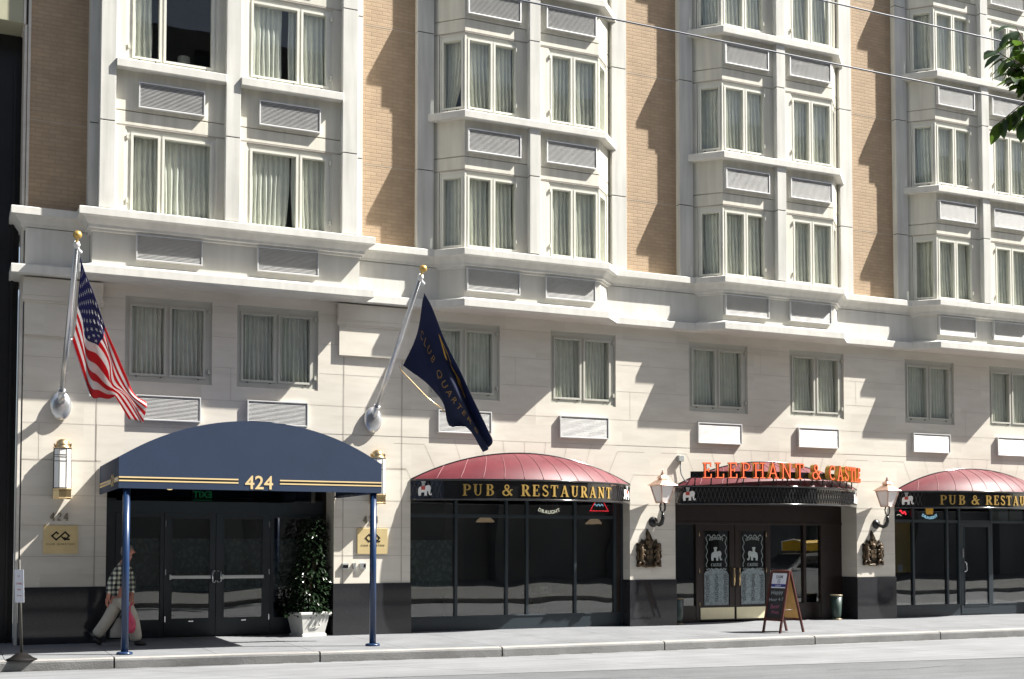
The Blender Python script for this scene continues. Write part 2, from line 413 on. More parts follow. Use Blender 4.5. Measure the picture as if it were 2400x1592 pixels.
etch_ground = M('etched_glass', (.27,.33,.35), .4, var=.22, vs=26)
flag_gold = M('flag_gold_print', (.26,.155,.05), .8, var=.06)
flag_orange = M('flag_emblem_gold', (.52,.30,.05), .8, var=.06)
car_white = M('car_white_paint', (.82,.83,.84), .25, var=.02, coat=.6)
car_yellow = M('car_sign_yellow', (.70,.42,.02), .5, var=.06)
car_glass = M('car_glass', (.02,.025,.03), .05, var=0)
headl = M('headlamp_glass', (.8,.8,.82), .1, metal=.6, var=0)
kick_brass = M('kick_plate_brass', (.84,.77,.52), .4, metal=.2, var=.03, vs=5)
shade_warm = emis('warm_lamp_shade', (.9,.62,.38), .16)
for _f, _c in ((flag_red,(.62,.02,.03)),(flag_white,(.75,.73,.72)),(flag_blue,(.03,.03,.16)),(navy_flag,(.012,.02,.08))):
    _n = _f.node_tree; _tr = _n.nodes.new('ShaderNodeBsdfTranslucent'); _tr.inputs[0].default_value = (*_c,1); _mx = _n.nodes.new('ShaderNodeMixShader'); _mx.inputs[0].default_value = .4
    _pb = [q for q in _n.nodes if q.type == 'BSDF_PRINCIPLED'][0]; _ou = [q for q in _n.nodes if q.type == 'OUTPUT_MATERIAL'][0]
    _n.links.new(_pb.outputs[0], _mx.inputs[1]); _n.links.new(_tr.outputs[0], _mx.inputs[2]); _n.links.new(_mx.outputs[0], _ou.inputs[0])
# ------------------------------------------------------------------ the setting
PITCH = 5.5913          # bay spacing
def lin(path, x):
    for (a, b), (c, d) in zip(path, path[1:]):
        if a <= x <= c: return b+(d-b)*(x-a)/(c-a)
    return path[-1][1]
KERB = [(-40,-2.55),(-1.9,-2.82),(.9,-3.05),(2.4,-3.2),(5.3,-3.48),(16,-3.62),(60,-3.75)]
ASPH = [(-40,-4.3),(2.2,-5.5),(12.5,-6.9),(60,-9.5)]
SZ = -.015
g = MB(); g.quad((-300,-300,-.35),(300,-300,-.35),(300,300,-.35),(-300,300,-.35)); o = g.build('ground', groundm); tag(o, kind='structure')

KX = [-40,-20,-8.9,-6.1,-3.27,-.43,2.45,5.27,8.16,11.19,14.01,16.85,19.7,22.5,30,60]
kw = .17
# sidewalk with scored joints as real gaps
s = MB()
cuts = sorted(set([-40,60]+[-.43+1.42*i for i in range(-10,24)]))
for a, b in zip(cuts, cuts[1:]):
    xs = [a+.004]+[p[0] for p in KERB if a < p[0] < b]+[b-.004]
    top = [(x, lin(KERB, x)+kw) for x in xs]
    s.prism([(xs[0], 6),(xs[-1], 6)]+top[::-1], 'z', -.2, SZ)
o = s.build('sidewalk', concrete); tag(o, kind='structure')
k = MB()
for a, b in zip(KX, KX[1:]):
    a += .012; b -= .012
    xs = [a]+[p[0] for p in KERB if a < p[0] < b]+[b]
    path = [(x, lin(KERB, x)+kw-.003) for x in xs]
    n0 = len(k.m); k.sweep(path, [(0,-.3),(kw,-.3),(kw,-.05),(kw-.012,-.024),(kw-.035,SZ+.001),(0,SZ+.002)])
    for q in range((len(path)-1)*6):
        if q % 6 in (3,4): k.m[n0+q] = 1
o = k.build('kerb', [kerbm, kerb_sunlit]); tag(o, kind='structure')
k = MB()
for a, b in zip(KX, KX[1:]):
    xs = [a]+[p[0] for p in KERB if a < p[0] < b]+[b]
    k.sweep([(x, lin(KERB, x)+kw) for x in xs], [(0,-.3),(kw-.03,-.3),(kw-.03,-.035),(0,-.035)])
o = k.build('kerb_core', tar); tag(o, kind='structure')
# gutter slabs with skewed joints, then worn asphalt
gm = MB()
GX = [(-40,-38)]+[(-.43+2.86*i, -.43+2.86*i+2.0) for i in range(-9,16)]+[(58,60)]
for (a0, a1), (b0, b1) in zip(GX, GX[1:]):
    gm.prism([(a0+.006, lin(KERB,a0)), (b0-.006, lin(KERB,b0)), (b1-.006, lin(ASPH,b1)), (a1+.006, lin(ASPH,a1))], 'z', -.3, -.160)
o = gm.build('gutter', gutterm); tag(o, kind='structure')
a = MB(); pts = [(x, lin(ASPH,x)+.02) for x in (-40,2.2,12.5,60)]
a.prism(pts+[(60,-13),(-40,-13)], 'z', -.32, -.166)
o = a.build('road', asphalt); tag(o, kind='structure')
r9 = random.Random(2)
ck = MB()
for (x, y) in ((-1.0,-5.6),(4.2,-6.5),(8.5,-7.2),(13.0,-8.0)):
    px, py = x, y
    for j in range(14):
        nx_, ny_ = px+r9.uniform(.1,.28), py-r9.uniform(-.05,.11); w_ = r9.uniform(.004,.010)
        ck.quad((px,py-w_,-.1635),(nx_,ny_-w_,-.1635),(nx_,ny_+w_,-.1635),(px,py+w_,-.1635)); px, py = nx_, ny_
o = ck.build('road_crack', tar); tag(o, kind='structure')
dm = MB(); xx = -12.0
while xx < 34:
    L_ = r9.uniform(.15,.5); w0 = r9.uniform(.015,.05); y0 = lin(KERB, xx); y1 = lin(KERB, xx+L_)
    dm.quad((xx,y0-.001,-.156),(xx+L_,y1-.001,-.156),(xx+L_*.8,y1-w0,-.156),(xx+L_*.15,y0-w0*r9.uniform(.4,1),-.156)); xx += L_*r9.uniform(.85,1.7)
o = dm.build('gutter_dirt', M('gutter_grime', (.10,.095,.085), .95, var=.3, vs=9)); tag(o, kind='structure')
f = MB(); f.box(-60,80,-29,-13,-.3,-.02); o = f.build('far_sidewalk', groundm); tag(o, kind='structure')
f = MB(); f.box(-60,80,-13.0,-12.83,-.31,-.025); o = f.build('far_kerb', kerbm); tag(o, kind='structure')

# ------------------------------------------------------------------ the hotel
hotel = thing('hotel_building', 'tan brick and white stone building with bay windows over pub shopfronts and a hotel entrance', 'building', (0,0,0))
XL, XR, ZT = -1.55, 28.0, 17.3
NB = 4                                            # canted bays 0..3
WINS = [0, 1.842]+[x+PITCH*i for i in range(NB) for x in (5.33, 7.814)]
WW, WZ0, WZ1 = 1.42, 4.268, 5.678
# ground storey stone with openings
holes = [(w, w+WW, WZ0, WZ1) for w in WINS]
OPEN = [(-.25,3.57,-.3,2.62)]+[(4.99+PITCH*i, 9.54+PITCH*i, -.3, 2.74) for i in range(3)]
xs_holes = [(o_[0], o_[1], o_[2], o_[3]) for o_ in OPEN]
w = MB(); wall_holes(w, XL, XR, -.3, 5.87, 0, holes+xs_holes, .5)
w.quad((XL,0,-.3),(XL,0,5.87),(XL,2,5.87),(XL,2,-.3))
# pilaster capitals either side of the entrance
for (a, b) in ((-1.58,-.36),(3.60,4.93)):
    w.box(a+.03,b-.03,-.055,-.002,4.92,5.44); w.box(a,b,-.075,-.002,5.44,5.475); w.box(a-.015,b+.015,-.09,-.002,5.475,5.55); w.box(a,b,-.10,-.002,5.55,5.83)
# joints of the stone slabs, 2 mm proud dark lines
def jl(p, q, t=.0055):
    (x0,z0),(x1,z1) = p, q; d = Vector((x1-x0, z1-z0)); n = Vector((-d.y, d.x)).normalized()*t/2
    w.quad((x0+n.x,-.0025,z0+n.y),(x1+n.x,-.0025,z1+n.y),(x1-n.x,-.0025,z1-n.y),(x0-n.x,-.0025,z0-n.y), 1)
rows = [2.93, 3.52, 4.02, 4.58, 5.10, 5.62]
for z in rows[1:]:
    segs = [XL, XR]
    cutw = [(a_-.02, b_+.02) for (a_, b_, c_, d_) in holes if c_ < z < d_] if z > 4.2 else []
    if z == 3.52: cutw = [(5.35+PITCH*i, 9.2+PITCH*i) for i in range(3)]+[(.3,3.0)]
    x = XL
    for a_, b_ in cutw+[(XR, XR)]:
        if a_ > x: jl((x,z),(a_,z))
        x = b_
r2 = random.Random(5)
for i, z in enumerate(rows[2:]):
    z1 = (rows+[5.86])[i+3]
    for wi, w0 in enumerate(WINS):
        for xx in ((w0+WW+.32,) if (i+wi) % 3 == 0 else ()):
            if z1 <= 5.63: jl((xx,z),(xx,z1))
for i in range(3):                               # fanned voussoirs over the domes
    xc = 7.265+PITCH*i
    for t in (-.86,-.62,-.40,-.2,0,.2,.40,.62,.86):
        xa = xc+2.1*t; za = 2.75+math.sqrt(5.04**2-(2.1*t)**2)-4.5+.02
        hgt = 3.52-za if abs(t) < .8 else .42
        jl((xa, za),(xa+hgt*t*.55, za+hgt))
    for sg in (-1,1):
        jl((xc+sg*(1.806+.2), 3.40),(xc+sg*2.6,3.40)); jl((xc+sg*2.27,2.76),(xc+sg*2.36,2.95)); jl((xc+sg*2.36,2.95),(xc+sg*2.8,2.95))
for (a_, b_) in ((-1.55,-.25),(3.57,4.99),(9.54,10.581),(15.131,16.172),(20.72,21.76)):
    for z in (1.38,1.88,2.36): jl((a_,z),(b_,z),.008)
for xx in (-.43,3.73,4.82): jl((xx,.9),(xx,4.9),.02)
for xx in (-1.3,-.43): jl((xx,2.93),(xx-.001,3.52))
jl((-1.55,2.93),(-.35,2.93),.02); jl((3.6,2.93),(4.9,2.93),.014)
w.build('stone_wall', [stone, joint], hotel)
for (a_, b_) in ((-1.565,-.235),(3.555,5.005),(9.525,10.596),(15.116,16.187),(20.707,28)):
    MB().box(a_, b_, -.022, .49, -.3, .893).build('granite_base', granite, hotel, bevel=.004)

# frieze, string course and cornice follow the bays
def bay_path(dy, inset=0):
    p = [(XL-.01,1.2),(XL-.01,-.02),(-.58,-.02),(-.58,-.44),(3.87,-.44),(3.87,-.02)]
    for i in range(NB):
        o_ = PITCH*i; p += [(5.435+o_,-.02),(5.855+o_,-.44),(8.65+o_,-.44),(9.07+o_,-.02)]
    return p+[(XR,-.02)]
BP = bay_path(0)
MB().sweep(BP, [(0,5.86),(0,6.62)], closed=False).build('frieze', friezem, hotel)
for i in range(-1, NB):                       # plain wall panels between the bays stand a little proud
    a_, b_ = (3.872, 5.50) if i < 0 else (9.005+PITCH*i, (5.50+PITCH*(i+1)) if i < NB-1 else XR)
    MB().box(a_, b_, -.088, -.021, 5.95, 6.62).build('frieze_panel', trimw, hotel)
MB().box(XL-.004, -.585, -.088, -.021, 5.95, 6.62).build('frieze_panel', trimw, hotel)
MB().sweep(BP, [(-.02,6.585),(.03,6.59),(.035,6.63),(.07,6.64),(.075,6.685),(.085,6.70),(.15,6.785),(.20,6.80),(.22,6.802),(.22,6.918),(.20,6.93),(-.6,6.96),(-.6,6.59)]).build('cornice', trimw, hotel, bevel=.004)
MB().sweep(BP, [(-.01,6.075),(.03,6.06),(.13,6.015),(.20,6.005),(.205,5.995),(.205,5.872),(.20,5.865),(.0,5.86),(-.05,5.86)]).build('string_course', trimw, hotel, bevel=.004)
MB().prism([(-.58,0),(-.58,-.44),(3.87,-.44),(3.87,0)], 'z', 5.862, 5.9).build('bay_soffit', stone_cap, hotel)
for i in range(NB):
    o_ = PITCH*i; MB().prism([(5.415+o_,0),(5.855+o_,-.44),(8.65+o_,-.44),(9.09+o_,0)], 'z', 5.862, 5.9).build('bay_soffit', stone_cap, hotel)
# brick between the bays
FL = 2.55
bays = [(-.55,3.9)]+[(5.38+PITCH*i, 9.12+PITCH*i) for i in range(NB)]
x = XL; k = 0
for (a_, b_) in bays+[(XR, XR)]:
    bm_ = MB()
    bm_.quad((x,0,6.9),(a_,0,6.9),(a_,0,ZT),(x,0,ZT))
    for fl in range(4):
        z = 8.405+FL*fl; bm_.box(x,a_,-.003,.001,z-.007,z+.007,1)
    if x == XL: bm_.quad((XL,0,6.9),(XL,0,ZT),(XL,3,ZT),(XL,3,6.9)); bm_.box(XL-.012,XL+.03,-.02,-.001,6.95,ZT,2)
    bm_.build('brick_wall', [brick, joint_pale, stone_cap], hotel); x = b_
pp = MB(); pp.box(XL-.02,XR,-.7,3,ZT,ZT+.3); pp.build('roof', precast, hotel)

def jointed(mb, x0, x1, y0, y1, zs, gap=.016):
    """pier of stacked pieces with recessed dark joints"""
    for z0, z1 in zip(zs, zs[1:]): mb.box(x0, x1, y0, y1, z0+gap/2, z1-gap/2)
    mb.box(x0+.012, x1-.012, y0+.014, y1, zs[0], zs[-1], 1)
def jz(dz=0): return [6.95]+[8.405+FL*i+dz for i in range(4)]+[ZT]

# --- window, grille and curtain kinds
def ring(mb, x0, x1, z0, z1, t, y0, y1, m=0):
    mb.box(x0,x1,y0,y1,z1-t,z1,m); mb.box(x0,x1,y0,y1,z0,z0+t,m); mb.box(x0,x0+t,y0,y1,z0+t,z1-t,m); mb.box(x1-t,x1,y0,y1,z0+t,z1-t,m)
def curtain_mesh(spans, z0, z1, seed, y=.13, mat=curtainm, pleat=.085):
    r = random.Random(seed); mb = MB()
    for (x0, x1, lean, amp) in spans:
        n = int((x1-x0)/.011); ph = r.random()*6; P = []
        fr = [r.uniform(.8,1.25) for _ in range(60)]; acc = 0; phs = []
        for i in range(n+1):
            acc += 2*PI*.011/pleat*fr[int(i*.011/pleat) % 60]; phs.append(acc+ph)
        for j in range(9):
            t = j/8; z = z1+(z0-z1)*t; row = []
            for i in range(n+1):
                u = i/n; xx = x0+(x1-x0)*u
                a = amp*(.45+.75*t)
                dx = lean*t*t*(u if lean < 0 else (1-u))
                row.append((xx+dx+.006*math.sin(7*t+phs[i]*.3), y+a*math.sin(phs[i]+.5*math.sin(3*t+i*.01))+.02*math.sin(i*.013+seed), z))
            P.append(row)
        mb.grid(P)
    return mb.mesh('curtain', mat, recalc=False)
def window_kind(w, h, panes, z0, z1, fm, hinge=None, sash_proud=.018, depth=.09):
    """panes: list of (x0,x1); returns meshes in local coords, front face at y=0 looking to -y"""
    fb = MB(); wall_holes(fb, 0, w, 0, h, 0, [(a_,b_,z0,z1) for a_,b_ in panes], depth)
    fb.quad((0,0,h),(w,0,h),(w,depth,h),(0,depth,h)); fb.quad((0,0,0),(0,0,h),(0,depth,h),(0,depth,0)); fb.quad((w,0,0),(w,0,h),(w,depth,h),(w,depth,0)); fb.quad((0,0,0),(w,0,0),(w,depth,0),(0,depth,0))
    ring(fb, .0, w, .0, h, .028, -.012, -.001)
    for p in (panes[0][0]+.07, panes[0][1]-.05, panes[-1][1]-.08):
        fb.box(p-.008, p+.008, -.028, .002, z0-.058, z0-.042, 1)
    for a_, b_ in panes: ring(fb, a_-.042, b_+.042, z0-.035, z1+.042, .038, -sash_proud, -.0015)
    if hinge is not None:
        for hz in (h*.13, h*.86): fb.box(hinge-.014, hinge+.014, -.05, .0, hz, hz+.07, 0); 
    frm = fb.mesh('window_frame', [fm, bronze])
    gb = MB()
    for a_, b_ in panes: gb.box(a_-.004, b_+.004, .034, .039, z0-.004, z1+.004)
    gl = gb.mesh('pane', glass_up)
    return frm, gl
def put_window(kind, loc, rz, curtain, parent=hotel):
    ob = bpy.data.objects.new('window', kind[0]); COL.objects.link(ob); ob.parent = parent; ob.location = loc; ob.rotation_euler = (0,0,rz)
    p = bpy.data.objects.new('pane', kind[1]); COL.objects.link(p); p.parent = ob
    if curtain is not None:
        c = bpy.data.objects.new('curtain', curtain); COL.objects.link(c); c.parent = ob
    return ob
# grille: aluminium box with tilted slats over a dark void
gw, gh, gd = 1.06, .42, .085
gb = MB(); ring(gb, 0, gw, 0, gh, .02, 0, gd)
gb.box(.02, gw-.02, gd-.02, gd, .02, gh-.02, 1)
ns = 17
for i in range(ns):
    z = .022+(gh-.044)*(i+.5)/ns
    gb.prism([(.008,z-.0105),(.011,z-.0125),(.028,z+.0035),(.025,z+.0055)], 'x', .018, gw-.018)
grille_mesh = gb.mesh('air_conditioner_grille', [grillem, grille_dark])
def put_grille(x, y, z):
    ob = bpy.data.objects.new('air_conditioner_grille', grille_mesh); COL.objects.link(ob); ob.parent = hotel; ob.location = (x, y, z); return ob

# second-storey windows, olive frames
KM = window_kind(WW, WZ1-WZ0, [(.115,.63),(.76,1.275)], .135, 1.255, frame_olive, hinge=1.37)
CM = [curtain_mesh([(.08,1.34,0,.034)], .09, 1.31, s_, pleat=.078) for s_ in range(3)]+[curtain_mesh([(.08,.66,.03,.034),(.69,1.34,-.04,.034)], .09, 1.31, 7, pleat=.085)]
for i, x0 in enumerate(WINS):
    put_window(KM, (x0, .035, WZ0), 0, CM[i % 4])
    put_grille(x0+.175, -.065, 3.624)
# frieze grilles
for x0 in [.095, 2.065]+[x+PITCH*i for i in range(NB) for x in (5.885, 7.47)]:
    put_grille(x0+.0, -.44-.062, 6.178)

# entrance bay: stepped pilasters, cream infill, two windows a floor
dz = -.03
p_ = MB()
for (a_, b_) in ((-.50,-.26),(1.50,1.745),(3.51,3.785)): jointed(p_, a_, b_, -.57, -.3, jz(dz))
p_.build('pilaster', [precast, darkgap], hotel, bevel=.006)
p_ = MB()
for (a_, b_) in ((-.64,-.50),(3.785,3.94)): jointed(p_, a_, b_, -.36, .02, jz(dz))
p_.build('pilaster', [precast, darkgap], hotel, bevel=.006)
inf = MB()
def infill(mb, x0, x1, y, fl, dz=0, wx0=None, wx1=None):
    z = FL*fl+dz
    mb.box(x0, x1, y, -.25, 8.41+z, 8.63+z); mb.box(x0, x1, y, -.25, 8.648+z, 9.30+z); mb.box(x0, x1, y+.02, -.25, 8.60+z, 8.66+z, 1)
    mb.box(x0+.002, x1-.002, y+.003, -.25, 8.385+z, 8.41+z, 1)
for fl in range(4):
    z = FL*fl+dz
    for (a_, b_) in ((-.26,1.50),(1.745,3.51)): infill(inf, a_, b_, -.46, fl, dz)
    # jambs beside the windows
    for (a_, b_) in ((-.26,-.10),(1.37,1.50),(1.745,1.87),(3.36,3.51)): inf.box(a_, b_, -.46, -.25, 6.94+z, 8.385+z)
inf.build('spandrel', [cream, joint], hotel, bevel=.004)
for fl in range(1,4):
    z = FL*(fl-1)+dz
    for (a_, b_) in ((-.26,1.50),(1.745,3.51)): MB().prism([(-.25,9.30+z),(-.62,9.30+z),(-.62,9.43+z),(-.60,9.44+z),(-.25,9.48+z)], 'x', a_+.001, b_-.001).build('window_sill', trimw, hotel, bevel=.006)
KA = window_kind(1.47, 1.44, [(.14,.52),(.635,1.37)], .07, 1.31, framem, hinge=.04)
KB = window_kind(1.49, 1.44, [(.11,.855),(.97,1.37)], .07, 1.31, framem, hinge=1.46)
CA = [curtain_mesh([(.08,1.42,0,.028)], .03, 1.38, 21), curtain_mesh([(.07,.42,0,.03)], .03, 1.38, 22), curtain_mesh([(.08,.78,-.05,.03),(.80,1.42,.03,.028)], .03, 1.38, 23), curtain_mesh([(.08,.62,0,.028),(.73,1.42,0,.026)], .03, 1.38, 24)]
for fl in range(4):
    z = 6.945+FL*fl+dz
    put_window(KA, (-.10,-.425,z), 0, CA[1] if fl == 1 else CA[0])
    put_window(KB, (1.87,-.425,z), 0, CA[3] if fl == 1 else CA[2])
    if fl < 4:
        for x0 in (.10, 2.07): put_grille(x0, -.46-.078, 8.70+FL*fl+dz)

# canted bays
SPATH = [(5.35,-.02),(5.83,-.50),(8.61,-.50),(9.09,-.02)]
K1 = window_kind(1.03, 1.44, [(.09,.50),(.605,1.0)], .07, 1.31, framem, hinge=1.02)
K2 = window_kind(1.08, 1.44, [(.085,.465),(.575,1.0)], .07, 1.31, framem, hinge=.03)
KC = window_kind(.50, 1.44, [(.08,.42)], .07, 1.31, framem)
C1 = [curtain_mesh([(.05,1.0,l_,.03)], .03, 1.38, 31+i) for i, l_ in enumerate((0,.05,-.04,0,.02))]
C2 = [curtain_mesh([(.05,.50,-.05,.032),(.51,1.04,0,.04)], .03, 1.38, 41), curtain_mesh([(.05,1.04,0,.03)], .03, 1.38, 42), curtain_mesh([(.05,.58,-.03,.03),(.585,1.04,0,.03)], .03, 1.38, 43), curtain_mesh([(.05,1.04,.06,.03)], .03, 1.38, 44)]
CC = [curtain_mesh([(.05,.46,l_,.022)], .03, 1.38, 51+i, mat=m_) for i, (l_, m_) in enumerate(((0,curtain_cream),(-.25,curtain_cream),(.05,curtainm),(0,curtainm)))]
for i in range(NB):
    o_ = PITCH*i
    path = [(a_+o_, b_) for a_, b_ in SPATH]
    sp = MB()
    for fl in range(4):
        z = FL*fl
        sp.sweep(path, [(0,8.41+z),(0,8.63+z),(-.2,8.63+z),(-.2,8.41+z)]); sp.sweep(path, [(0,8.648+z),(0,9.31+z),(-.2,9.31+z),(-.2,8.648+z)])
        sp.sweep(path, [(-.02,8.60+z),(-.02,8.67+z)], 1, closed=False); sp.sweep(path, [(-.004,8.385+z),(-.004,8.41+z),(-.2,8.41+z),(-.2,8.385+z)], 1)
        for (a_, b_) in ((6.86,7.09),(7.31,7.54)): sp.box(a_+o_, b_+o_, -.49, -.3, 6.94+z, 8.385+z)
        # jambs at the wall end of each cant
        for sg, xj in ((1,5.35),(-1,9.09)):
            t = Matrix.Translation((xj+o_,-.02,0)) @ Matrix.Rotation(rad(-45) if sg > 0 else rad(45), 4, 'Z')
            q = MB(); q.box(0, sg*.165, .0, .2, 6.94+z, 8.385+z); sp.merge(q, t)
        if fl: MB().sweep(path, [(0,9.31+z-FL),(.15,9.31+z-FL),(.15,9.435+z-FL),(.13,9.45+z-FL),(-.2,9.49+z-FL),(-.2,9.31+z-FL)]).build('window_sill', trimw, hotel, bevel=.006)
        zz = 6.945+z; n = i*3+fl
        put_window(K1, (5.845+o_,-.468,zz), 0, C1[n % 5]); put_window(K2, (7.535+o_,-.468,zz), 0, C2[1+n % 3] if not (i == 0 and fl == 1) else C2[0])
        d = .03
        # left cant: runs from the corner back to the wall
        ax = Vector((5.83-5.35, -.48)).normalized()
        s0 = .679-.50-.005
        put_window(KC, (5.35+ax.x*s0+d*.707+o_, -.02+ax.y*s0+d*.707, zz), rad(-45), CC[1] if (i == 0 and fl == 1) else CC[n % 2*2 if n % 4 else 0])
        ax = Vector((9.09-8.61, .48)).normalized()
        put_window(KC, (8.61+ax.x*.005-d*.707+o_, -.50+ax.y*.005+d*.707, zz), rad(45), CC[3])
        for x0 in (5.87, 7.46): put_grille(x0+o_, -.50-.078, 8.72+z)
    sp.build('spandrel', [cream, joint], hotel, bevel=.004)
    p_ = MB(); jointed(p_, 7.09+o_, 7.31+o_, -.61, -.3, jz()); p_.build('pilaster', [precast, darkgap], hotel, bevel=.006)
    for (a_, b_) in ((5.05,5.37),(9.09,9.42)):
        p_ = MB(); jointed(p_, a_+o_, b_+o_, -.13, .02, jz()); p_.build('pilaster', [precast, darkgap], hotel, bevel=.006)
# rooms behind the upper windows
rm = MB()
for (a_, b_) in bays:
    rm.box(a_, b_, 2.6, 2.7, 5.9, ZT); rm.box(a_-.03, a_, .02, 2.7, 5.9, ZT); rm.box(b_, b_+.03, .02, 2.7, 5.9, ZT)
    for fl in range(5): rm.box(a_, b_, .01, 2.6, 6.66+FL*fl, 6.88+FL*fl)
rm.box(XL+.02, XR, 2.2, 2.25, 3.4, 5.9); rm.box(XL+.02, XR, .23, 2.2, 5.80, 5.86); rm.box(XL+.02, XR, .23, 2.2, 3.55, 3.6)
for w0 in WINS: rm.box(w0+WW+.3, w0+WW+.32, .23, 2.2, 3.6, 5.8)
rm.build('room_interior', room, hotel)
# lamp standing in the room with the open curtain
lp = thing('table_lamp', 'cream lamp shade standing inside the dark upper window with the drawn back curtain', 'lamp', (.95,.35,9.43))
MB().lathe([(.09,0),(.09,.02),(.02,.04),(.02,.28)], (.95,.35,9.43), 14).build('lamp_base', bronze, lp)
MB().lathe([(.13,.24),(.10,.52),(.09,.52),(.12,.25)], (.95,.35,9.43), 18).build('lamp_shade', curtain_cream, lp)
# ------------------------------------------------------------------ lettering
def font_mb(body, size, depth=.006, align='LEFT', bold=0, spacing=1.0):
    cu = bpy.data.curves.new('txt', 'FONT'); cu.body = body; cu.size = size; cu.extrude = depth/2; cu.align_x = align; cu.offset = bold; cu.space_character = spacing; cu.resolution_u = 3
    ob = bpy.data.objects.new('txt', cu); COL.objects.link(ob)
    me = bpy.data.meshes.new_from_object(ob.evaluated_get(bpy.context.evaluated_depsgraph_get()))
    mb = MB(); mb.add([v.co[:] for v in me.vertices], [list(p.vertices) for p in me.polygons])
    bpy.data.objects.remove(ob); bpy.data.curves.remove(cu); bpy.data.meshes.remove(me)
    return mb            # in xy, depth along z
FACE = Matrix.Rotation(rad(90), 4, 'X')      # xy text -> xz, front towards -y

TH, TN = .165, .06
def arc(cx, cy, rx, ry, a0, a1, wv=TH, wh=TN): return ('a', cx, cy, rx, ry, a0, a1, wv, wh)
def ser(x, y, w=.17): return ('l', x-w, y, x+w, y, .05)
GL = {
 'P': (.62, [('l',.16,0,.16,1,TH), ser(.16,.025), ('l',.02,.975,.36,.975,.05), arc(.34,.735,.20,.22,-90,90), ('l',.16,.515,.34,.515,TN)]),
 'R': (.72, [('l',.16,0,.16,1,TH), ser(.16,.025), ('l',.02,.975,.36,.975,.05), arc(.34,.735,.19,.22,-90,90), ('l',.16,.515,.34,.515,TN), ('l',.34,.52,.62,.03,TH), ('l',.55,.025,.74,.025,.05)]),
 'B': (.66, [('l',.16,0,.16,1,TH), ('l',.02,.975,.34,.975,.05), ('l',.02,.025,.36,.025,.05), arc(.32,.755,.17,.21,-90,90), arc(.34,.275,.20,.235,-90,90), ('l',.16,.53,.34,.53,TN)]),
 'U': (.78, [('l',.18,1,.18,.33,TH), arc(.38,.33,.20,.29,180,360,.10,TN), ('l',.59,1,.59,.33,.075), ser(.18,.975), ser(.59,.975,.12)]),
 'E': (.64, [('l',.16,0,.16,1,TH), ('l',.02,.97,.54,.97,TN), ('l',.02,.03,.56,.03,TN), ('l',.16,.52,.40,.52,TN), ('l',.525,.97,.525,.76,.05), ('l',.55,.03,.55,.27,.05), ('l',.40,.41,.40,.64,.05)]),
 'L': (.60, [('l',.16,0,.16,1,TH), ser(.16,.975), ('l',.02,.03,.54,.03,TN), ('l',.53,.03,.53,.28,.05)]),
 'H': (.80, [('l',.17,0,.17,1,TH), ('l',.63,0,.63,1,TH), ('l',.17,.52,.63,.52,TN), ser(.17,.975), ser(.17,.025), ser(.63,.975), ser(.63,.025)]),
 'A': (.80, [('l',.13,.02,.39,.98,.065), ('l',.66,.02,.39,.98,TH), ('l',.21,.33,.55,.33,TN), ser(.13,.025,.12), ser(.66,.025,.14)]),
 'N': (.82, [('l',.15,0,.15,1,.07), ('l',.15,.97,.66,.03,TH), ('l',.66,0,.66,1,.07), ser(.15,.025,.12), ('l',.0,.975,.2,.975,.05), ser(.66,.975,.12)]),
 'T': (.70, [('l',.35,0,.35,1,TH), ('l',.03,.97,.67,.97,TN), ('l',.05,.97,.05,.74,.05), ('l',.65,.97,.65,.74,.05), ser(.35,.025)]),
 'C': (.72, [arc(.40,.5,.29,.455,48,312), ('l',.60,.97,.60,.70,.05)]),
 'S': (.58, [arc(.29,.745,.19,.215,25,265,.10,.09), arc(.29,.26,.21,.225,-155,95,.10,.09), ('l',.20,.60,.40,.42,.14), ('l',.475,.95,.475,.74,.045), ('l',.09,.05,.09,.28,.045)]),
 '&': (.86, [arc(.37,.765,.145,.19,0,360,.10,.07), arc(.31,.26,.235,.225,75,350,.13,.08), ('l',.26,.66,.76,.03,.14), ('l',.54,.22,.70,.53,.06), ('l',.60,.53,.82,.53,.05)]),
 '4': (.62, [('l',.06,.33,.42,.99,.07), ('l',.03,.32,.60,.32,.08), ('l',.44,0,.44,1,.13), ser(.44,.025,.12)]),
 '2': (.58, [arc(.29,.71,.18,.25,-35,170,.12,.08), ('l',.44,.58,.08,.07,.08), ('l',.05,.05,.54,.05,.10)]),
 ' ': (.34, []),
}
def glyph(ch, size, depth, m=0, grow=0, y0=0, uniform=None):
    """letter in x/z, depth from y0 towards -y; strokes are stepped 0.3 mm so no two faces share a plane"""
    mb = MB(); adv, prims = GL[ch]
    for k, p in enumerate(prims):
        d0 = y0; d1 = y0-depth-.0003*k
        if p[0] == 'l':
            _, x0, z0, x1, z1, w = p; w = (uniform or w)+grow
            a = Vector((x0, z0)); b = Vector((x1, z1)); d = (b-a).normalized(); n = Vector((-d.y, d.x))*w/2
            a2 = a-d*grow/2; b2 = b+d*grow/2
            poly = [a2+n, b2+n, b2-n, a2-n]
            mb.prism([(q.x*size, q.y*size) for q in poly], 'y', d0, d1, m)
        else:
            _, cx, cy, rx, ry, a0, a1, wv, wh = p; n = 18; o = []; i_ = []
            for j in range(n+1):
                t = rad(a0+(a1-a0)*j/n); c, s_ = math.cos(t), math.sin(t)
                w = (uniform or (wv*abs(c)**1.5+wh*(1-abs(c)**1.5)))+grow
                nn = Vector((c/rx, s_/ry)).normalized(); q = Vector((cx+rx*c, cy+ry*s_))
                o.append(q+nn*w/2); i_.append(q-nn*w/2)
            for j in range(n):
                mb.prism([(q.x*size, q.y*size) for q in (o[j], o[j+1], i_[j+1], i_[j])], 'y', d0, d1, m)
    return mb, adv*size
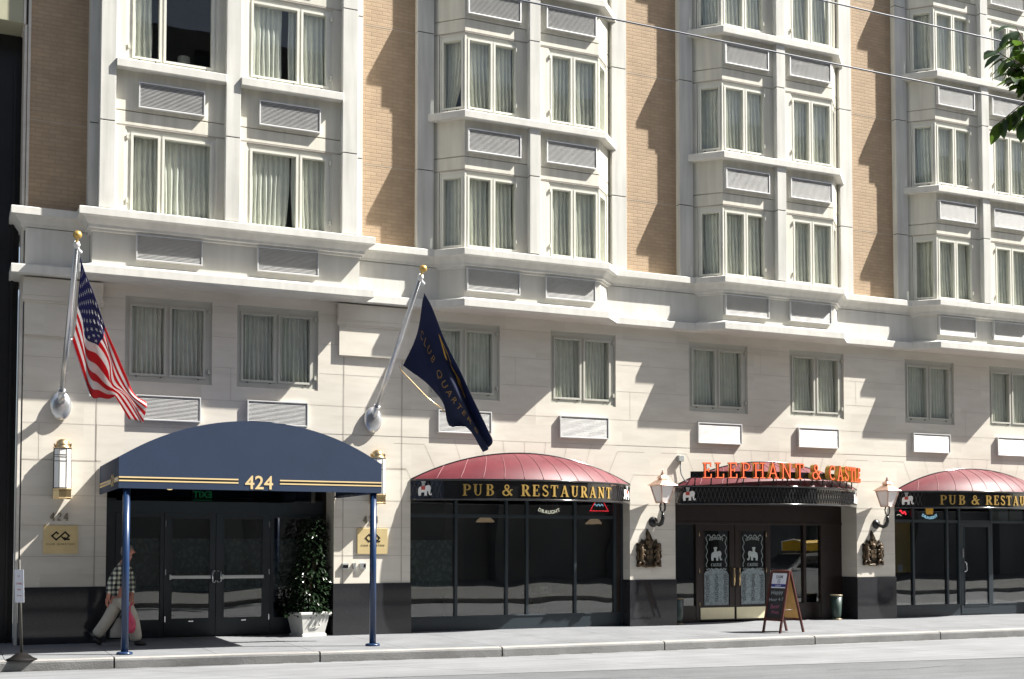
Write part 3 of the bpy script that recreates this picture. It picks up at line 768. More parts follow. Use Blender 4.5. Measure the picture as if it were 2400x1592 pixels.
def bar_line(mb, p, q, w, d0, d1, m=0, off=0):
    a = Vector(p); b = Vector(q); d = (b-a).normalized(); n = Vector((-d.y, d.x))*w/2; e = d*off
    mb.prism([tuple(a-e+n), tuple(b+e+n), tuple(b+e-n), tuple(a-e-n)], 'y', d0, d1, m)
def logo(size, depth, w=.15):
    """two linked open diamonds"""
    mb = MB()
    pts = [(-.32,.30),(-.56,.52),(-1.1,0),(-.56,-.52),(.56,.52),(1.08,0),(.56,-.52),(.16,-.13)]
    for k, (p, q) in enumerate(zip(pts, pts[1:])):
        bar_line(mb, (p[0]*size, p[1]*size), (q[0]*size, q[1]*size), w*size, 0, -depth-.0003*k, off=w*size*.35)
    bar_line(mb, (.62*size,-.46*size), (1.16*size,-.46*size), w*size, 0, -depth-.004)
    bar_line(mb, (.45*size,-.18*size), (.75*size,-.48*size), w*size, 0, -depth-.0045)
    return mb
def elephant(size, depth, m=0, ms=1, mt=2, flip=1):
    """side view in x/z, walking to +x, with saddle cloth and a castle tower on its back"""
    body = [(-.46,.44),(-.47,.20),(-.44,0),(-.26,0),(-.26,.22),(-.02,.24),(-.02,.0),(.16,0),(.18,.30),(.26,.34),(.30,.14),(.37,.02),(.50,.03),(.53,.16),(.47,.17),(.45,.11),(.41,.14),(.41,.36),(.46,.52),(.42,.68),(.30,.76),(.14,.72),(0,.66),(-.26,.66),(-.40,.60)]
    mb = MB(); mb.prism([(x*size*flip, z*size) for x, z in body], 'y', 0, -depth, m)
    mb.prism([(x*size*flip, z*size) for x, z in [(-.24,.42),(.04,.42),(.06,.68),(-.26,.68)]], 'y', 0, -depth-.002, ms)
    mb.prism([(x*size*flip, z*size) for x, z in [(-.20,.66),(.02,.66),(.02,.92),(.06,.92),(.06,1.04),(-.24,1.04),(-.24,.92),(-.20,.92)]], 'y', 0, -depth-.001, mt)
    mb.prism([(x*size*flip, z*size) for x, z in [(.12,.42),(.2,.36),(.28,.44),(.26,.64),(.14,.66)]], 'y', 0, -depth-.003, m)
    return mb

# ------------------------------------------------------------------ entrance of the hotel (recessed)
EY = .70
e = MB()
e.box(-.25-.001, -.02, EY+.02, EY+.1, -.03, 2.36); e.box(3.44, 3.57, EY+.02, EY+.1, -.03, 2.36)
e.box(-.25, 3.57, EY+.0, EY+.1, 2.12, 2.32)
for x0, x1 in ((-.02,.10),(.715,.78),(2.62,2.68),(3.34,3.44)): e.box(x0, x1, EY+.01, EY+.09, -.03, 2.12)
for x0, x1 in ((.10,.715),(2.68,3.34)): e.box(x0, x1, EY+.012, EY+.088, -.03, .29); e.box(x0, x1, EY+.012, EY+.088, 2.05, 2.12)
e.box(1.63,1.69,EY+.02,EY+.09,2.03,2.12)
e.build('entrance_frame', slate, hotel, bevel=.004)
e = MB()
for x0, x1 in ((.10,.715),(2.68,3.34)): e.box(x0, x1, EY+.05, EY+.056, .29, 2.05)
e.build('sidelight_pane', glass_shop, hotel) if False else None
for x0, x1 in ((.10,.715),(2.68,3.34)): MB().box(x0, x1, EY+.05, EY+.056, .29, 2.05).build('sidelight_pane', glass_shop, hotel)
MB().box(-.02, 3.44, EY+.05, EY+.056, 2.32, 2.62).build('transom_pane', glass_shop, hotel)
e = MB()
for x0, x1 in ((.101,.714),(2.681,3.339)): e.box(x0, x1, EY+.058, EY+.064, .77, 1.68)
e.build('etched_film', film, hotel)
# soffit, reveal and dark lobby behind
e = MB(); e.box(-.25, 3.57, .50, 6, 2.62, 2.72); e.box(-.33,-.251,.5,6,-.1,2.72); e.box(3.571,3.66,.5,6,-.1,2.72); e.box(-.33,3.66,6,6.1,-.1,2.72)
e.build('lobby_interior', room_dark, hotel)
def door(name, x0, x1, gx0, gx1, zb, zt, gz0, gz1, y, fm, filmz=None, lab=None):
    d_ = MB(); t = .05
    wall_holes(d_, x0, x1, zb, zt, y, [(gx0, gx1, gz0, gz1)], t); d_.quad((x0,y,zb),(x0,y,zt),(x0,y+t,zt),(x0,y+t,zb)); d_.quad((x1,y,zb),(x1,y,zt),(x1,y+t,zt),(x1,y+t,zb))
    wall_holes(d_, x0, x1, zb, zt, y+t, [(gx0, gx1, gz0, gz1)], .001)
    ring(d_, gx0-.022, gx1+.022, gz0-.022, gz1+.022, .02, y-.008, y-.001)
    o_ = d_.build(name, fm, hotel)
    p_ = MB(); p_.box(gx0, gx1, y+.022, y+.028, gz0, gz1); p_.build('pane', glass_shop, o_)
    if filmz: p_ = MB(); p_.box(gx0+.001, gx1-.001, y+.030, y+.036, *filmz); p_.build('etched_film', film, o_)
    return o_
for sg, (x0, x1, gx0, gx1) in ((1,(.785,1.653,.916,1.548)),(-1,(1.663,2.615,1.806,2.473))):
    d_ = door('entrance_door', x0, x1, gx0, gx1, .0, 2.115, .305, 2.025, EY+.005, slate, (.77,1.68))
    b = MB(); b.box(gx0-.04, gx1+.02, EY-.045, EY-.01, .985, 1.045); b.box(gx0-.05,gx0-.02,EY-.05,EY+.0,.97,1.06); b.build('push_bar', alu, d_, bevel=.006)
    hx = 1.593 if sg > 0 else 1.735; s_ = -1 if sg > 0 else 1
    h = MB(); h.tube([(hx, EY, .92),(hx, EY-.05, .92),(hx+s_*-.0, EY-.07, .94),(hx, EY-.07, 1.10),(hx, EY-.05, 1.12),(hx, EY, 1.12)], .013, 8); h.tube([(hx,EY-.02,.92),(hx-s_*.055,EY-.03,.925)],.01,6); h.tube([(hx,EY-.02,1.12),(hx-s_*.055,EY-.03,1.115)],.01,6); h.tube([(hx-s_*.055,EY-.03,.925),(hx-s_*.06,EY-.03,.96)],.01,6)
    h.build('pull_handle', chrome, d_)
    h = MB()
    hgx = x0+.012 if sg > 0 else x1-.03
    for z in (.25,1.05,1.88): h.box(hgx, hgx+.016, EY-.012, EY+.01, z, z+.10)
    h.box((gx0+gx1)/2-.03,(gx0+gx1)/2+.05, EY-.006, EY+.01, .245, .265)
    h.build('hinge', chrome, d_)
# exit sign read from behind (mirrored) and ceiling lights of the lobby
ex = thing('exit_sign', 'green exit sign seen in mirror writing above the dark hotel doors', 'sign', (1.45,.87,2.40))
e = MB(); e.box(1.27,1.63,.875,.90,2.34,2.56); e.build('sign_case', blackiron, ex)
t = font_mb('EXIT', .16, .004, 'CENTER', .002)
e = MB(); e.merge(t, Matrix.Translation((1.45,.868,2.395)) @ Matrix.Scale(-1,4,(1,0,0)) @ FACE); e.box(1.28,1.62,.862,.87,2.345,2.353); e.build('sign_letters', exit_green, ex)
for i, (x0, y0, lab) in enumerate(((.75,1.1,'leftmost ceiling downlight seen through the glass over the hotel doors'),(1.05,1.9,'ceiling downlight left of the exit sign over the hotel doors'),(2.15,1.2,'ceiling downlight right of the exit sign over the hotel doors'),(2.95,.95,'brightest ceiling downlight at the right over the hotel doors'))):
    d_ = thing('ceiling_downlight', lab, 'downlight', (x0, y0, 2.6), 'downlights in the lobby ceiling')
    MB().lathe([(.075,0),(.085,.012),(.085,.019)], (x0,y0,2.6), 16).build('trim_ring', brass, d_); MB().sphere((x0,y0,2.6), .062, 16, sq=(1,1,.6)).build('lamp', downlight, d_)

# ------------------------------------------------------------------ blue entrance canopy
AX0, AX1, AY = -.365, 3.615, -2.48
can = thing('entrance_canopy', 'navy canvas barrel canopy with gold stripes and number 424 on two posts', 'canopy', (1.625, -1.24, 0))
def arch_pts(x0, x1, zs, rise, n=40):
    c = (x1-x0)/2; Rr = (c*c+rise*rise)/(2*rise); xc = (x0+x1)/2
    return [(x0+(x1-x0)*i/n, zs+math.sqrt(max(0,Rr*Rr-(x0+(x1-x0)*i/n-xc)**2))-(Rr-rise)) for i in range(n+1)]
ap = arch_pts(AX0, AX1, 2.835, .60)
ip = arch_pts(AX0+.02, AX1-.02, 2.82, .595)
c_ = MB(); sec = [(AX0,2.385)]+ap+[(AX1,2.385),(AX1-.02,2.385)]+ip[::-1]+[(AX0+.02,2.385)]
n = len(sec)
va = [(p[0], AY+.02, p[1]) for p in sec]; vb = [(p[0], -.012, p[1]) for p in sec]
c_.add(va+vb, [(i,(i+1)%n,n+(i+1)%n,n+i) for i in range(n)], 0, False)
fp = [(AX0,2.385)]+ap+[(AX1,2.385)]
c_.prism(fp, 'y', AY+.02, AY, 0)
c_.build('cover', navy, can)
st = MB()
for (a_, b_) in ((AX0+.004,1.36),(1.99,AX1-.004)):
    st.box(a_, b_, AY-.004, AY-.0005, 2.535, 2.556); st.box(a_, b_, AY-.004, AY-.0005, 2.485, 2.506); st.box(a_, b_, AY-.003, AY-.0005, 2.507, 2.534, 1)
for (a_, b_) in ((-2.475,-1.98),(-1.52,-.02)):
    st.box(AX0-.004, AX0-.0005, a_, b_, 2.535, 2.556); st.box(AX0-.004, AX0-.0005, a_, b_, 2.485, 2.506); st.box(AX0-.003, AX0-.0005, a_, b_, 2.507, 2.534, 1)
st.build('stripe', [gold_cloth, blackiron], can)
t = font_mb('424', .285, .004, 'CENTER', .004)
e = MB(); e.merge(t, Matrix.Translation((1.675, AY-.004, 2.41)) @ FACE); e.build('house_number', gold_cloth, can)
lg = logo(.16, .004, .13); e = MB(); e.merge(lg, Matrix.Translation((AX0-.002, -1.75, 2.53)) @ Matrix.Rotation(rad(-90),4,'Z')); e.build('emblem', gold_cloth, can)
fr = MB()
for y in (-2.4,-1.2,-.1): fr.tube([(AX0+.04, y, 2.40),(AX0+.04,y,2.80)]+[(p[0], y, p[1]-.03) for p in ip[2:-2:3]]+[(AX1-.04,y,2.80),(AX1-.04,y,2.40)], .014, 6)
for x in (AX0+.04, AX1-.04): fr.tube([(x,-2.42,2.41),(x,-.03,2.41)], .018, 6)
fr.tube([(AX0+.04,-2.42,2.41),(AX1-.04,-2.42,2.41)], .018, 6)
fr.build('support_frame', navy_post, can)
for x in (-.24, 3.505):
    p_ = MB().tube([(x,-2.40,SZ+.03),(x,-2.40,2.40)], .052, 20).build('post', navy_post, can)
    b = MB().lathe([(.115,0),(.115,.022),(.10,.035),(.06,.04)], (x,-2.40,SZ+.001), 22)
    b.build('base_plate', navy_post, p_)

# ------------------------------------------------------------------ pub shopfronts (parts of the building)
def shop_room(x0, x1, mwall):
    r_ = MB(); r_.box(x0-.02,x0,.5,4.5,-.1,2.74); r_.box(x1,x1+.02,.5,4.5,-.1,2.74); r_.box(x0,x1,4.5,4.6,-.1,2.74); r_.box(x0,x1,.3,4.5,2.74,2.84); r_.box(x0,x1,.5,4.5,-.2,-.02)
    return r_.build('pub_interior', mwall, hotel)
def storefront(x0, x1, y, mull, zb, ztr, fm, ztop=2.44, t=.055):
    f_ = MB(); f_.box(x0, x1, y+.0, y+.10, -.04, zb); f_.box(x0, x1, y-.012, y, zb-.03, zb-.002); f_.box(x0, x1, y+.004, y+.08, ztr-.03, ztr+.03); f_.box(x0,x1,y+.002,y+.1,ztop,2.74)
    for m_ in mull: f_.box(m_-t/2, m_+t/2, y-.01, y+.07, zb, ztop)
    o_ = f_.build('shopfront_frame', fm, hotel, bevel=.003)
    g_ = MB(); g_.box(x0, x1, y+.032, y+.038, zb, ztop); g_.build('pane', glass_shop, o_)
    return o_
# first pub window
SY = .28
s1 = storefront(4.99, 9.54, SY, (5.015,5.99,7.02,7.45,8.48,9.36,9.52), .255, 2.115, slate)
b = MB(); b.box(9.375,9.505,SY+.0,SY+.05,.255,2.44); b.build('side_panel', wood_dark, s1)
b = MB(); b.box(5.05, 5.93, SY+.05, SY+.056, .77, 1.66); b.build('etched_film', film, s1)
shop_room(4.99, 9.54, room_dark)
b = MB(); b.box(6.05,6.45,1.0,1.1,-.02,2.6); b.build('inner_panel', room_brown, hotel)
# pub doors
DY = .5
fdr = MB(); fdr.box(10.581,15.131,DY+.0,DY+.1,2.02,2.74); fdr.box(10.581,10.86,DY+.0,DY+.1,-.04,2.02); fdr.box(10.86,11.40,DY,DY+.1,-.04,.33); fdr.box(11.38,11.455,DY-.01,DY+.1,-.04,2.02)
fdr.box(13.15,13.24,DY-.01,DY+.1,-.04,2.02); fdr.box(13.24,14.60,DY,DY+.1,-.04,.34); fdr.box(14.10,14.17,DY-.01,DY+.09,.34,2.02); fdr.box(14.56,14.64,DY-.01,DY+.1,-.04,2.02); fdr.box(14.64,15.131,DY+.0,DY+.1,-.04,2.02)
fdr.box(10.581,15.131,DY-.02,DY,2.0,2.06)
o_ = fdr.build('shopfront_frame', wood_dark, hotel, bevel=.004)
for (a_, b_) in ((10.86,11.38),(13.24,14.10),(14.17,14.56)): MB().box(a_,b_,DY+.04,DY+.046,.33,2.02).build('pane', glass_shop, o_)
for (x0, x1, gx0, gx1, fl_) in ((11.46,12.33,11.58,12.20,1),(12.345,13.15,12.49,13.11,-1)):
    d_ = door('pub_door', x0, x1, gx0, gx1, .02, 2.0, .33, 1.87, DY-.005, wood_dark)
    cx = (gx0+gx1)/2
    # etched glass: frosted lower sheet with a shouldered top
    g_ = MB(); sh = [(gx0+.005,.335),(gx1-.005,.335),(gx1-.005,.96),(gx1-.05,1.03),(cx+.14,1.06),(cx,1.10),(cx-.14,1.06),(gx0+.05,1.03),(gx0+.005,.96)]
    g_.prism(sh, 'y', DY+.012, DY+.014); g_.build('frosted_sheet', etch_ground, d_)
    w_ = MB(); yb = DY+.0135
    w_.merge(elephant(.27,.003,0,0,0,fl_), Matrix.Translation((cx, yb-.004, 1.25)))
    w_.merge(elephant(.27,.003,0,0,0,-fl_), Matrix.Translation((cx, yb-.010, 1.25))) if False else None
    for word, z, sz, arch_ in (('ELEPHANT',1.655,.058,.03),('CASTLE',1.135,.062,0)):
        x = 0; gl_ = []
        for ch in word:
            q, adv = glyph(ch, sz, .002); gl_.append((q, x, adv)); x += adv*1.08
        for q, xx, adv in gl_:
            u = (xx+adv/2)/x*2-1
            w_.merge(q, Matrix.Translation((cx-x/2+xx, yb-.002, z+arch_*(1-u*u))))
    # scroll border
    for sg in (-1,1):
        pts = [(cx+sg*(.235+.018*math.sin(j*.9)), yb-.004, 1.12+.63*j/24) for j in range(25)]; w_.tube(pts, .006, 5)
        pts = [(cx+sg*(.22-.20*j/12), yb-.004, 1.76+.03*math.sin(j*.8)) for j in range(13)]; w_.tube(pts, .007, 5)
        for j in range(7): w_.sphere((cx+sg*(.10+.022*j), yb-.003, 1.075+.014*math.sin(j*2.1)), .012, 6)
    w_.build('white_etching', etch, d_)
    o2 = MB(); r3 = random.Random(int(x0*10))
    for j in range(15):
        for i_ in range(3):
            xx = gx0+.09+i_*(gx1-gx0-.18)/2; zz = .42+.038*j
            a0 = r3.random()*6; pts = [(xx+.06*(1-k_/10)*math.cos(a0+k_*.75), yb-.003, zz+.024*(1-k_/14)*math.sin(a0+k_*.75)) for k_ in range(9)]
            o2.tube(pts, .0045, 4)
    o2.build('scroll_ornament', slate, d_)
    k_ = MB(); k_.box(x0+.02, x1-.02, DY-.018, DY-.007, .045, .285); k_.build('kick_plate', kick_brass, d_, bevel=.003)
    hx = 12.275 if x0 < 12 else 12.41
    h = MB(); h.tube([(hx,DY-.005,.72),(hx,DY-.07,.74),(hx,DY-.075,1.06),(hx,DY-.005,1.09)], .017, 8); h.tube([(hx,DY-.075,.80),(hx,DY-.075,1.0)], .024, 8); h.sphere((hx,DY-.075,1.08),.022,8); h.build('pull_handle', brass, d_)
    h = MB(); hgx = x0+.004 if x0 < 12 else x1-.02
    for z in (.30,1.0,1.75): h.tube([(hgx,DY-.012,z),(hgx,DY-.012,z+.1)], .008, 6)
    h.build('hinge', brass, d_)
shop_room(10.581, 15.131, room_dark)
# third pub front with a glazed door
s3 = storefront(16.172, 20.72, SY, (16.20,16.95,17.94,18.30,19.27,20.69), .25, 2.115, slate)
d_ = door('pub_side_door', 18.33, 19.24, 18.44, 19.16, .02, 2.08, .2, 1.99, SY-.012, slate)
h = MB(); h.tube([(18.385,SY-.01,.98),(18.385,SY-.07,.98),(18.43,SY-.08,1.0),(18.43,SY-.08,1.16),(18.385,SY-.07,1.2),(18.385,SY-.01,1.2)], .014, 8); h.box(18.36,18.40,SY-.03,SY-.012,1.3,1.5); h.build('pull_handle', chrome, d_)
b = MB(); b.box(17.0,17.55,.95,1.0,.95,2.1); b.build('mustard_panel', room_mustard, hotel)
b = MB(); b.box(19.32,19.85,SY+.045,SY+.05,2.14,2.42); b.box(19.90,20.3,SY+.045,SY+.05,2.14,2.42); b.build('blind', grey_paint, s3)
shop_room(16.172, 20.72, room_dark)
# furniture seen dimly behind the first window
tb = thing('pub_table', 'dark pub table just inside the window behind the napkin holder', 'table', (8.1,.95,-.02))
e = MB(); e.lathe([(.42,.60),(.43,.615),(.42,.635)], (8.1,.95,-.02), 24); e.build('table_top', tablem, tb); MB().lathe([(.24,0),(.22,.03),(.04,.06),(.04,.60)], (8.1,.95,-.02), 14).build('pedestal', blackiron, tb)
nh = thing('napkin_holder', 'small white napkin holder on the pub table behind the glass', 'napkin holder', (8.08,.85,.616))
e = MB(); e.box(8.02,8.15,.80,.90,.617,.76); e.build('case', white_paint, nh, bevel=.006); e = MB(); e.box(8.05,8.12,.796,.80,.67,.71); e.build('napkin_slot', blackiron, nh)
sb = thing('sauce_bottle', 'thin dark sauce bottle beside the napkin holder', 'bottle', (8.24,.88,.616))
MB().lathe([(.026,0),(.028,.02),(.026,.09),(.011,.125),(.011,.15)], (8.24,.88,.617), 12).build('bottle_body', bronze, sb); MB().lathe([(.014,.15),(.013,.17)], (8.24,.88,.617), 10).build('cap', red_felt, sb)
# ------------------------------------------------------------------ burgundy domed awnings with sign bands
BR, BH = 3.5, 2.27
BYC = math.sqrt(BR*BR-BH*BH); ARC = 5.04
def awning(xc, label, text, lattice_all=False):
    t = thing('domed_awning', label, 'awning', (xc, 0, 2.73), 'domed awnings over the pub fronts')
    yb = lambda dx: BYC-math.sqrt(BR*BR-dx*dx)
    za = lambda dx: 2.75+math.sqrt(ARC*ARC-dx*dx)-(ARC-.54)
    def S(s_, tt):
        dr = BH*s_; da = dr*(.66+.34*abs(s_)**3)
        f_ = .45*tt+.55*math.sin(tt*PI/2); g_ = .45*tt+.55*(1-math.cos(tt*PI/2))
        return (xc+dr+(da-dr)*tt, yb(dr)*(1-g_)-.003, 2.75+(za(da)-2.75)*f_)
    # sign band
    am = math.asin(BH/BR)
    def bp(a, r=0): return (xc+(BR+r)*math.sin(a), BYC-(BR+r)*math.cos(a))
    d = MB(); P = [[S(-1+2*i/64, j/14) for i in range(65)] for j in range(15)]; d.grid(P)
    d.build('dome_cover', burg, t)
    d = MB()
    for i in range(1, 12):
        s_ = -1+2*i/12; d.tube([tuple(Vector(S(s_, j/14))+Vector((0,-.003,.002))) for j in range(15)], .0055, 5)
    d.build('seam', burg_seam, t)
    d = MB()
    path = [bp(-am+2*am*i/40) for i in range(41)]
    d.sweep(path, [(-.02,2.395),(0,2.395),(0,2.735),(-.02,2.735)])
    d.sweep(path, [(-BR*.0-.02,2.41),(-.021,2.409)], closed=False)
    # flat soffit closing the band to the wall
    d.prism([(p[0], p[1]+.03) for p in path]+[(xc+BH-.01,.02),(xc-BH+.01,.02)], 'z', 2.43, 2.44)
    d.build('sign_band', blackgloss, t)
    d = MB()
    for z in (2.39, 2.742): d.tube([(*bp(-am+2*am*i/40, .004), z) for i in range(41)], .019, 8)
    d.tube([(xc-BH+2*BH*i/40, -.012, za(-BH+2*BH*i/40)+.004) for i in range(41)], .018, 6)
    d.build('edge_trim', blackgloss, t)
    d = MB(); d2 = MB(); segs = 60; rr = .008
    for i in range(segs):
        a0 = -am+2*am*i/segs; a1 = -am+2*am*(i+1)/segs; mid = math.degrees((a0+a1)/2)
        if not lattice_all and -31 < mid < 31.5: continue
        for z0, z1 in ((2.43,2.70),(2.70,2.43)): (d if lattice_all or mid < 0 else d2).tube([(*bp(a0, rr), z0), (*bp((a0+a1)/2, rr), (z0+z1)/2), (*bp(a1, rr), z1)], .006, 4, cap=False)
    d.build('lattice', lattice_m, t)
    if d2.v: d2.build('lattice', lattice_m, t)
    for ad, fl in ((-36,1),(36.6,-1)):
        e_ = MB(); a = rad(ad); x, y = bp(a, .022)
        e_.merge(elephant(.255, .012, 0, 1, 2, fl), Matrix.Translation((x, y, 2.455)) @ Matrix.Rotation(a, 4, 'Z'))
        e_.build('elephant_emblem', [white_paint, red_felt, grey_paint], t)
    if text:
        # letters spaced evenly along the curved band
        tot = 0; items = []; size = .205
        for ch in text:
            q, adv = glyph(ch, size, .014, grow=.012); q.xf(Matrix.Scale(1.13,4,(1,0,0))); adv *= 1.13; items.append((q, tot, adv)); tot += adv*1.275
        for (q, pos, adv), ch in zip(items, text):
            if ch == ' ': continue
            a = rad(1.5)+((pos+adv/2)-tot/2)/BR
            x, y = bp(a, .004)
            L_ = MB(); L_.merge(q, Matrix.Translation((x, y, 2.455)) @ Matrix.Rotation(a, 4, 'Z') @ Matrix.Translation((-adv/2,0,0)))
            L_.build('letter', gold, t)
    return t, bp
awning(7.265, 'burgundy domed awning with gold letters, nearest to the blue canopy', 'PUB & RESTAURANT')
_, bp2 = awning(12.856, 'burgundy domed awning half hidden by the neon letter sign over the pub doors', None, True)
awning(18.446, 'burgundy domed awning with gold letters, cut by the right edge of the photo', 'PUB & RESTAURANT')

# neon letter sign over the pub doors
sg_ = thing('letter_sign', 'curved sign of red neon channel letters on a black rail over the pub doors', 'sign', (12.856,-.7,2.9))
def bs(a, r=.2): return (12.856+(BR+r)*math.sin(a), BYC-(BR+r)*math.cos(a))
pth = [bs(rad(-35.5+72*i/40), .02) for i in range(41)]
MB().sweep(pth, [(-.05,2.905),(.02,2.905),(.02,3.035),(-.05,3.035)]).build('backing_rail', blackgloss, sg_)
d = MB()
for i in range(14):
    a = rad(-34+68*i/13); x, y = bs(a, .0); d.tube([(x,y,2.90),(x,y+.02,2.74)], .014, 6)
    if i % 3 == 0: d.tube([(x,y,2.95),(x*.97+12.856*.03, min(-.03,y+.45), 2.95)], .012, 6)
d.build('strut', blackiron, sg_)
LET = [('E',-31.7),('L',-27.8),('E',-23.8),('P',-19.8),('H',-15.9),('A',-11.3),('N',-6.6),('T',-1.4),('&',5.2),('C',12.9),('A',17.2),('S',21.8),('T',25.4),('L',29.0),('E',32.4)]
for ch, ad in LET:
    size = .305
    q, adv = glyph(ch, size, .10, 0, grow=.035); fc, _ = glyph(ch, size, .004, 1, grow=.035, y0=-.101); ne, _ = glyph(ch, size, .010, 2, uniform=.05, y0=-.108)
    a = rad(ad)+adv/2/(BR+.1); x, y = bs(a, .05)
    if ch == '&' or ad > 10: size *= .92
    T_ = Matrix.Translation((x, y, 2.893)) @ Matrix.Rotation(a, 4, 'Z') @ Matrix.Translation((-adv/2,0,0))
    o_ = MB().merge(q, T_).build('channel_letter', gold, sg_)
    MB().merge(fc, T_).build('letter_face', red_face, o_); MB().merge(ne, T_).build('neon_tube', neon_red, o_)

# electric box feeding the sign
jb = thing('junction_box', 'small grey electric box with a cable on the stone above the left lantern', 'electric box', (10.68,0,3.30))
e = MB(); e.box(10.62,10.74,-.09,-.003,3.24,3.36); e.build('box_case', grey_paint, jb, bevel=.006)
e = MB(); e.tube([(10.68,-.05,3.24),(10.675,-.04,3.12),(10.70,-.04,2.98),(10.76,-.06,2.87),(10.86,-.10,2.80),(11.0,-.16,2.78)], .011, 6); e.build('cable', cablem, jb)

# ------------------------------------------------------------------ wall lanterns and coats of arms
def lantern(x0, label):
    t = thing('wall_lantern', label, 'lantern', (x0,0,2.03), 'copper wall lanterns beside the pub doors')
    lx, ly = x0, -.35
    b = MB(); b.lathe([(.105,0),(.10,.02),(.06,.05),(.03,.07)], (0,0,0), 20); b.xf(Matrix.Translation((x0-.01,-.003,2.03)) @ Matrix.Rotation(rad(90),4,'X'))
    b.tube([(x0-.01,-.05,2.03),(x0,-.13,1.99),(x0,-.22,1.97),(x0,-.30,2.0),(lx,ly,2.08),(lx,ly,2.20)], [.034,.036,.04,.045,.038,.026], 10)
    for z, r_ in ((2.12,.06),(2.20,.035),(2.16,.05)): b.lathe([(r_*.5,-.012),(r_,0),(r_*.5,.012)], (lx,ly,z), 12)
    for sg in (-1,1): b.tube([(lx,ly,2.20),(lx+sg*.055,ly,2.25),(lx+sg*.07,ly,2.33),(lx+sg*.045,ly,2.39)], .011, 6); b.tube([(lx,ly,2.20),(lx,ly+sg*.055,2.25),(lx,ly+sg*.07,2.33),(lx,ly+sg*.045,2.39)], .011, 6)
    b.build('bracket', blackiron, t)
    lo, hi, z0, z1 = .092, .168, 2.40, 2.735
    c = [(-1,-1),(1,-1),(1,1),(-1,1)]; rot = rad(8)
    def cp(i, h, z):
        a, d_ = c[i % 4]; x = a*h*math.cos(rot)-d_*h*math.sin(rot); y = a*h*math.sin(rot)+d_*h*math.cos(rot); return (lx+x, ly+y, z)
    f_ = MB()
    for i in range(4):
        f_.tube([cp(i,lo,z0), cp(i,hi,z1)], .013, 6); f_.tube([cp(i,lo,z0), cp(i+1,lo,z0)], .013, 6); f_.tube([cp(i,hi,z1), cp(i+1,hi,z1)], .017, 6)
    # roof: flared pyramid, vent and finial
    n4 = []
    for (h, z) in ((.212,2.735),(.20,2.75),(.10,2.83),(.062,2.86),(.062,2.87),(.085,2.88),(.052,2.925),(.03,2.945)):
        n4.append([cp(i,h,z) for i in range(4)])
    for r0, r1 in zip(n4, n4[1:]):
        for i in range(4): f_.quad(r0[i], r0[(i+1)%4], r1[(i+1)%4], r1[i])
    f_.quad(*n4[-1]); f_.quad(*n4[0])
    f_.lathe([(.035,0),(.045,.015),(.02,.03),(.03,.045),(.012,.06),(.016,.075),(.004,.115)], (lx,ly,2.945), 12)
    f_.build('lantern_frame', copper, t)
    g_ = MB()
    for i in range(4): g_.quad(cp(i,lo-.006,z0+.005), cp(i+1,lo-.006,z0+.005), cp(i+1,hi-.006,z1-.005), cp(i,hi-.006,z1-.005))
    g_.build('glass', opal_pink, t)
    return t
lantern(10.075, 'copper wall lantern on a black bracket left of the pub doors')
lantern(10.075+PITCH, 'copper wall lantern on a black bracket right of the pub doors')
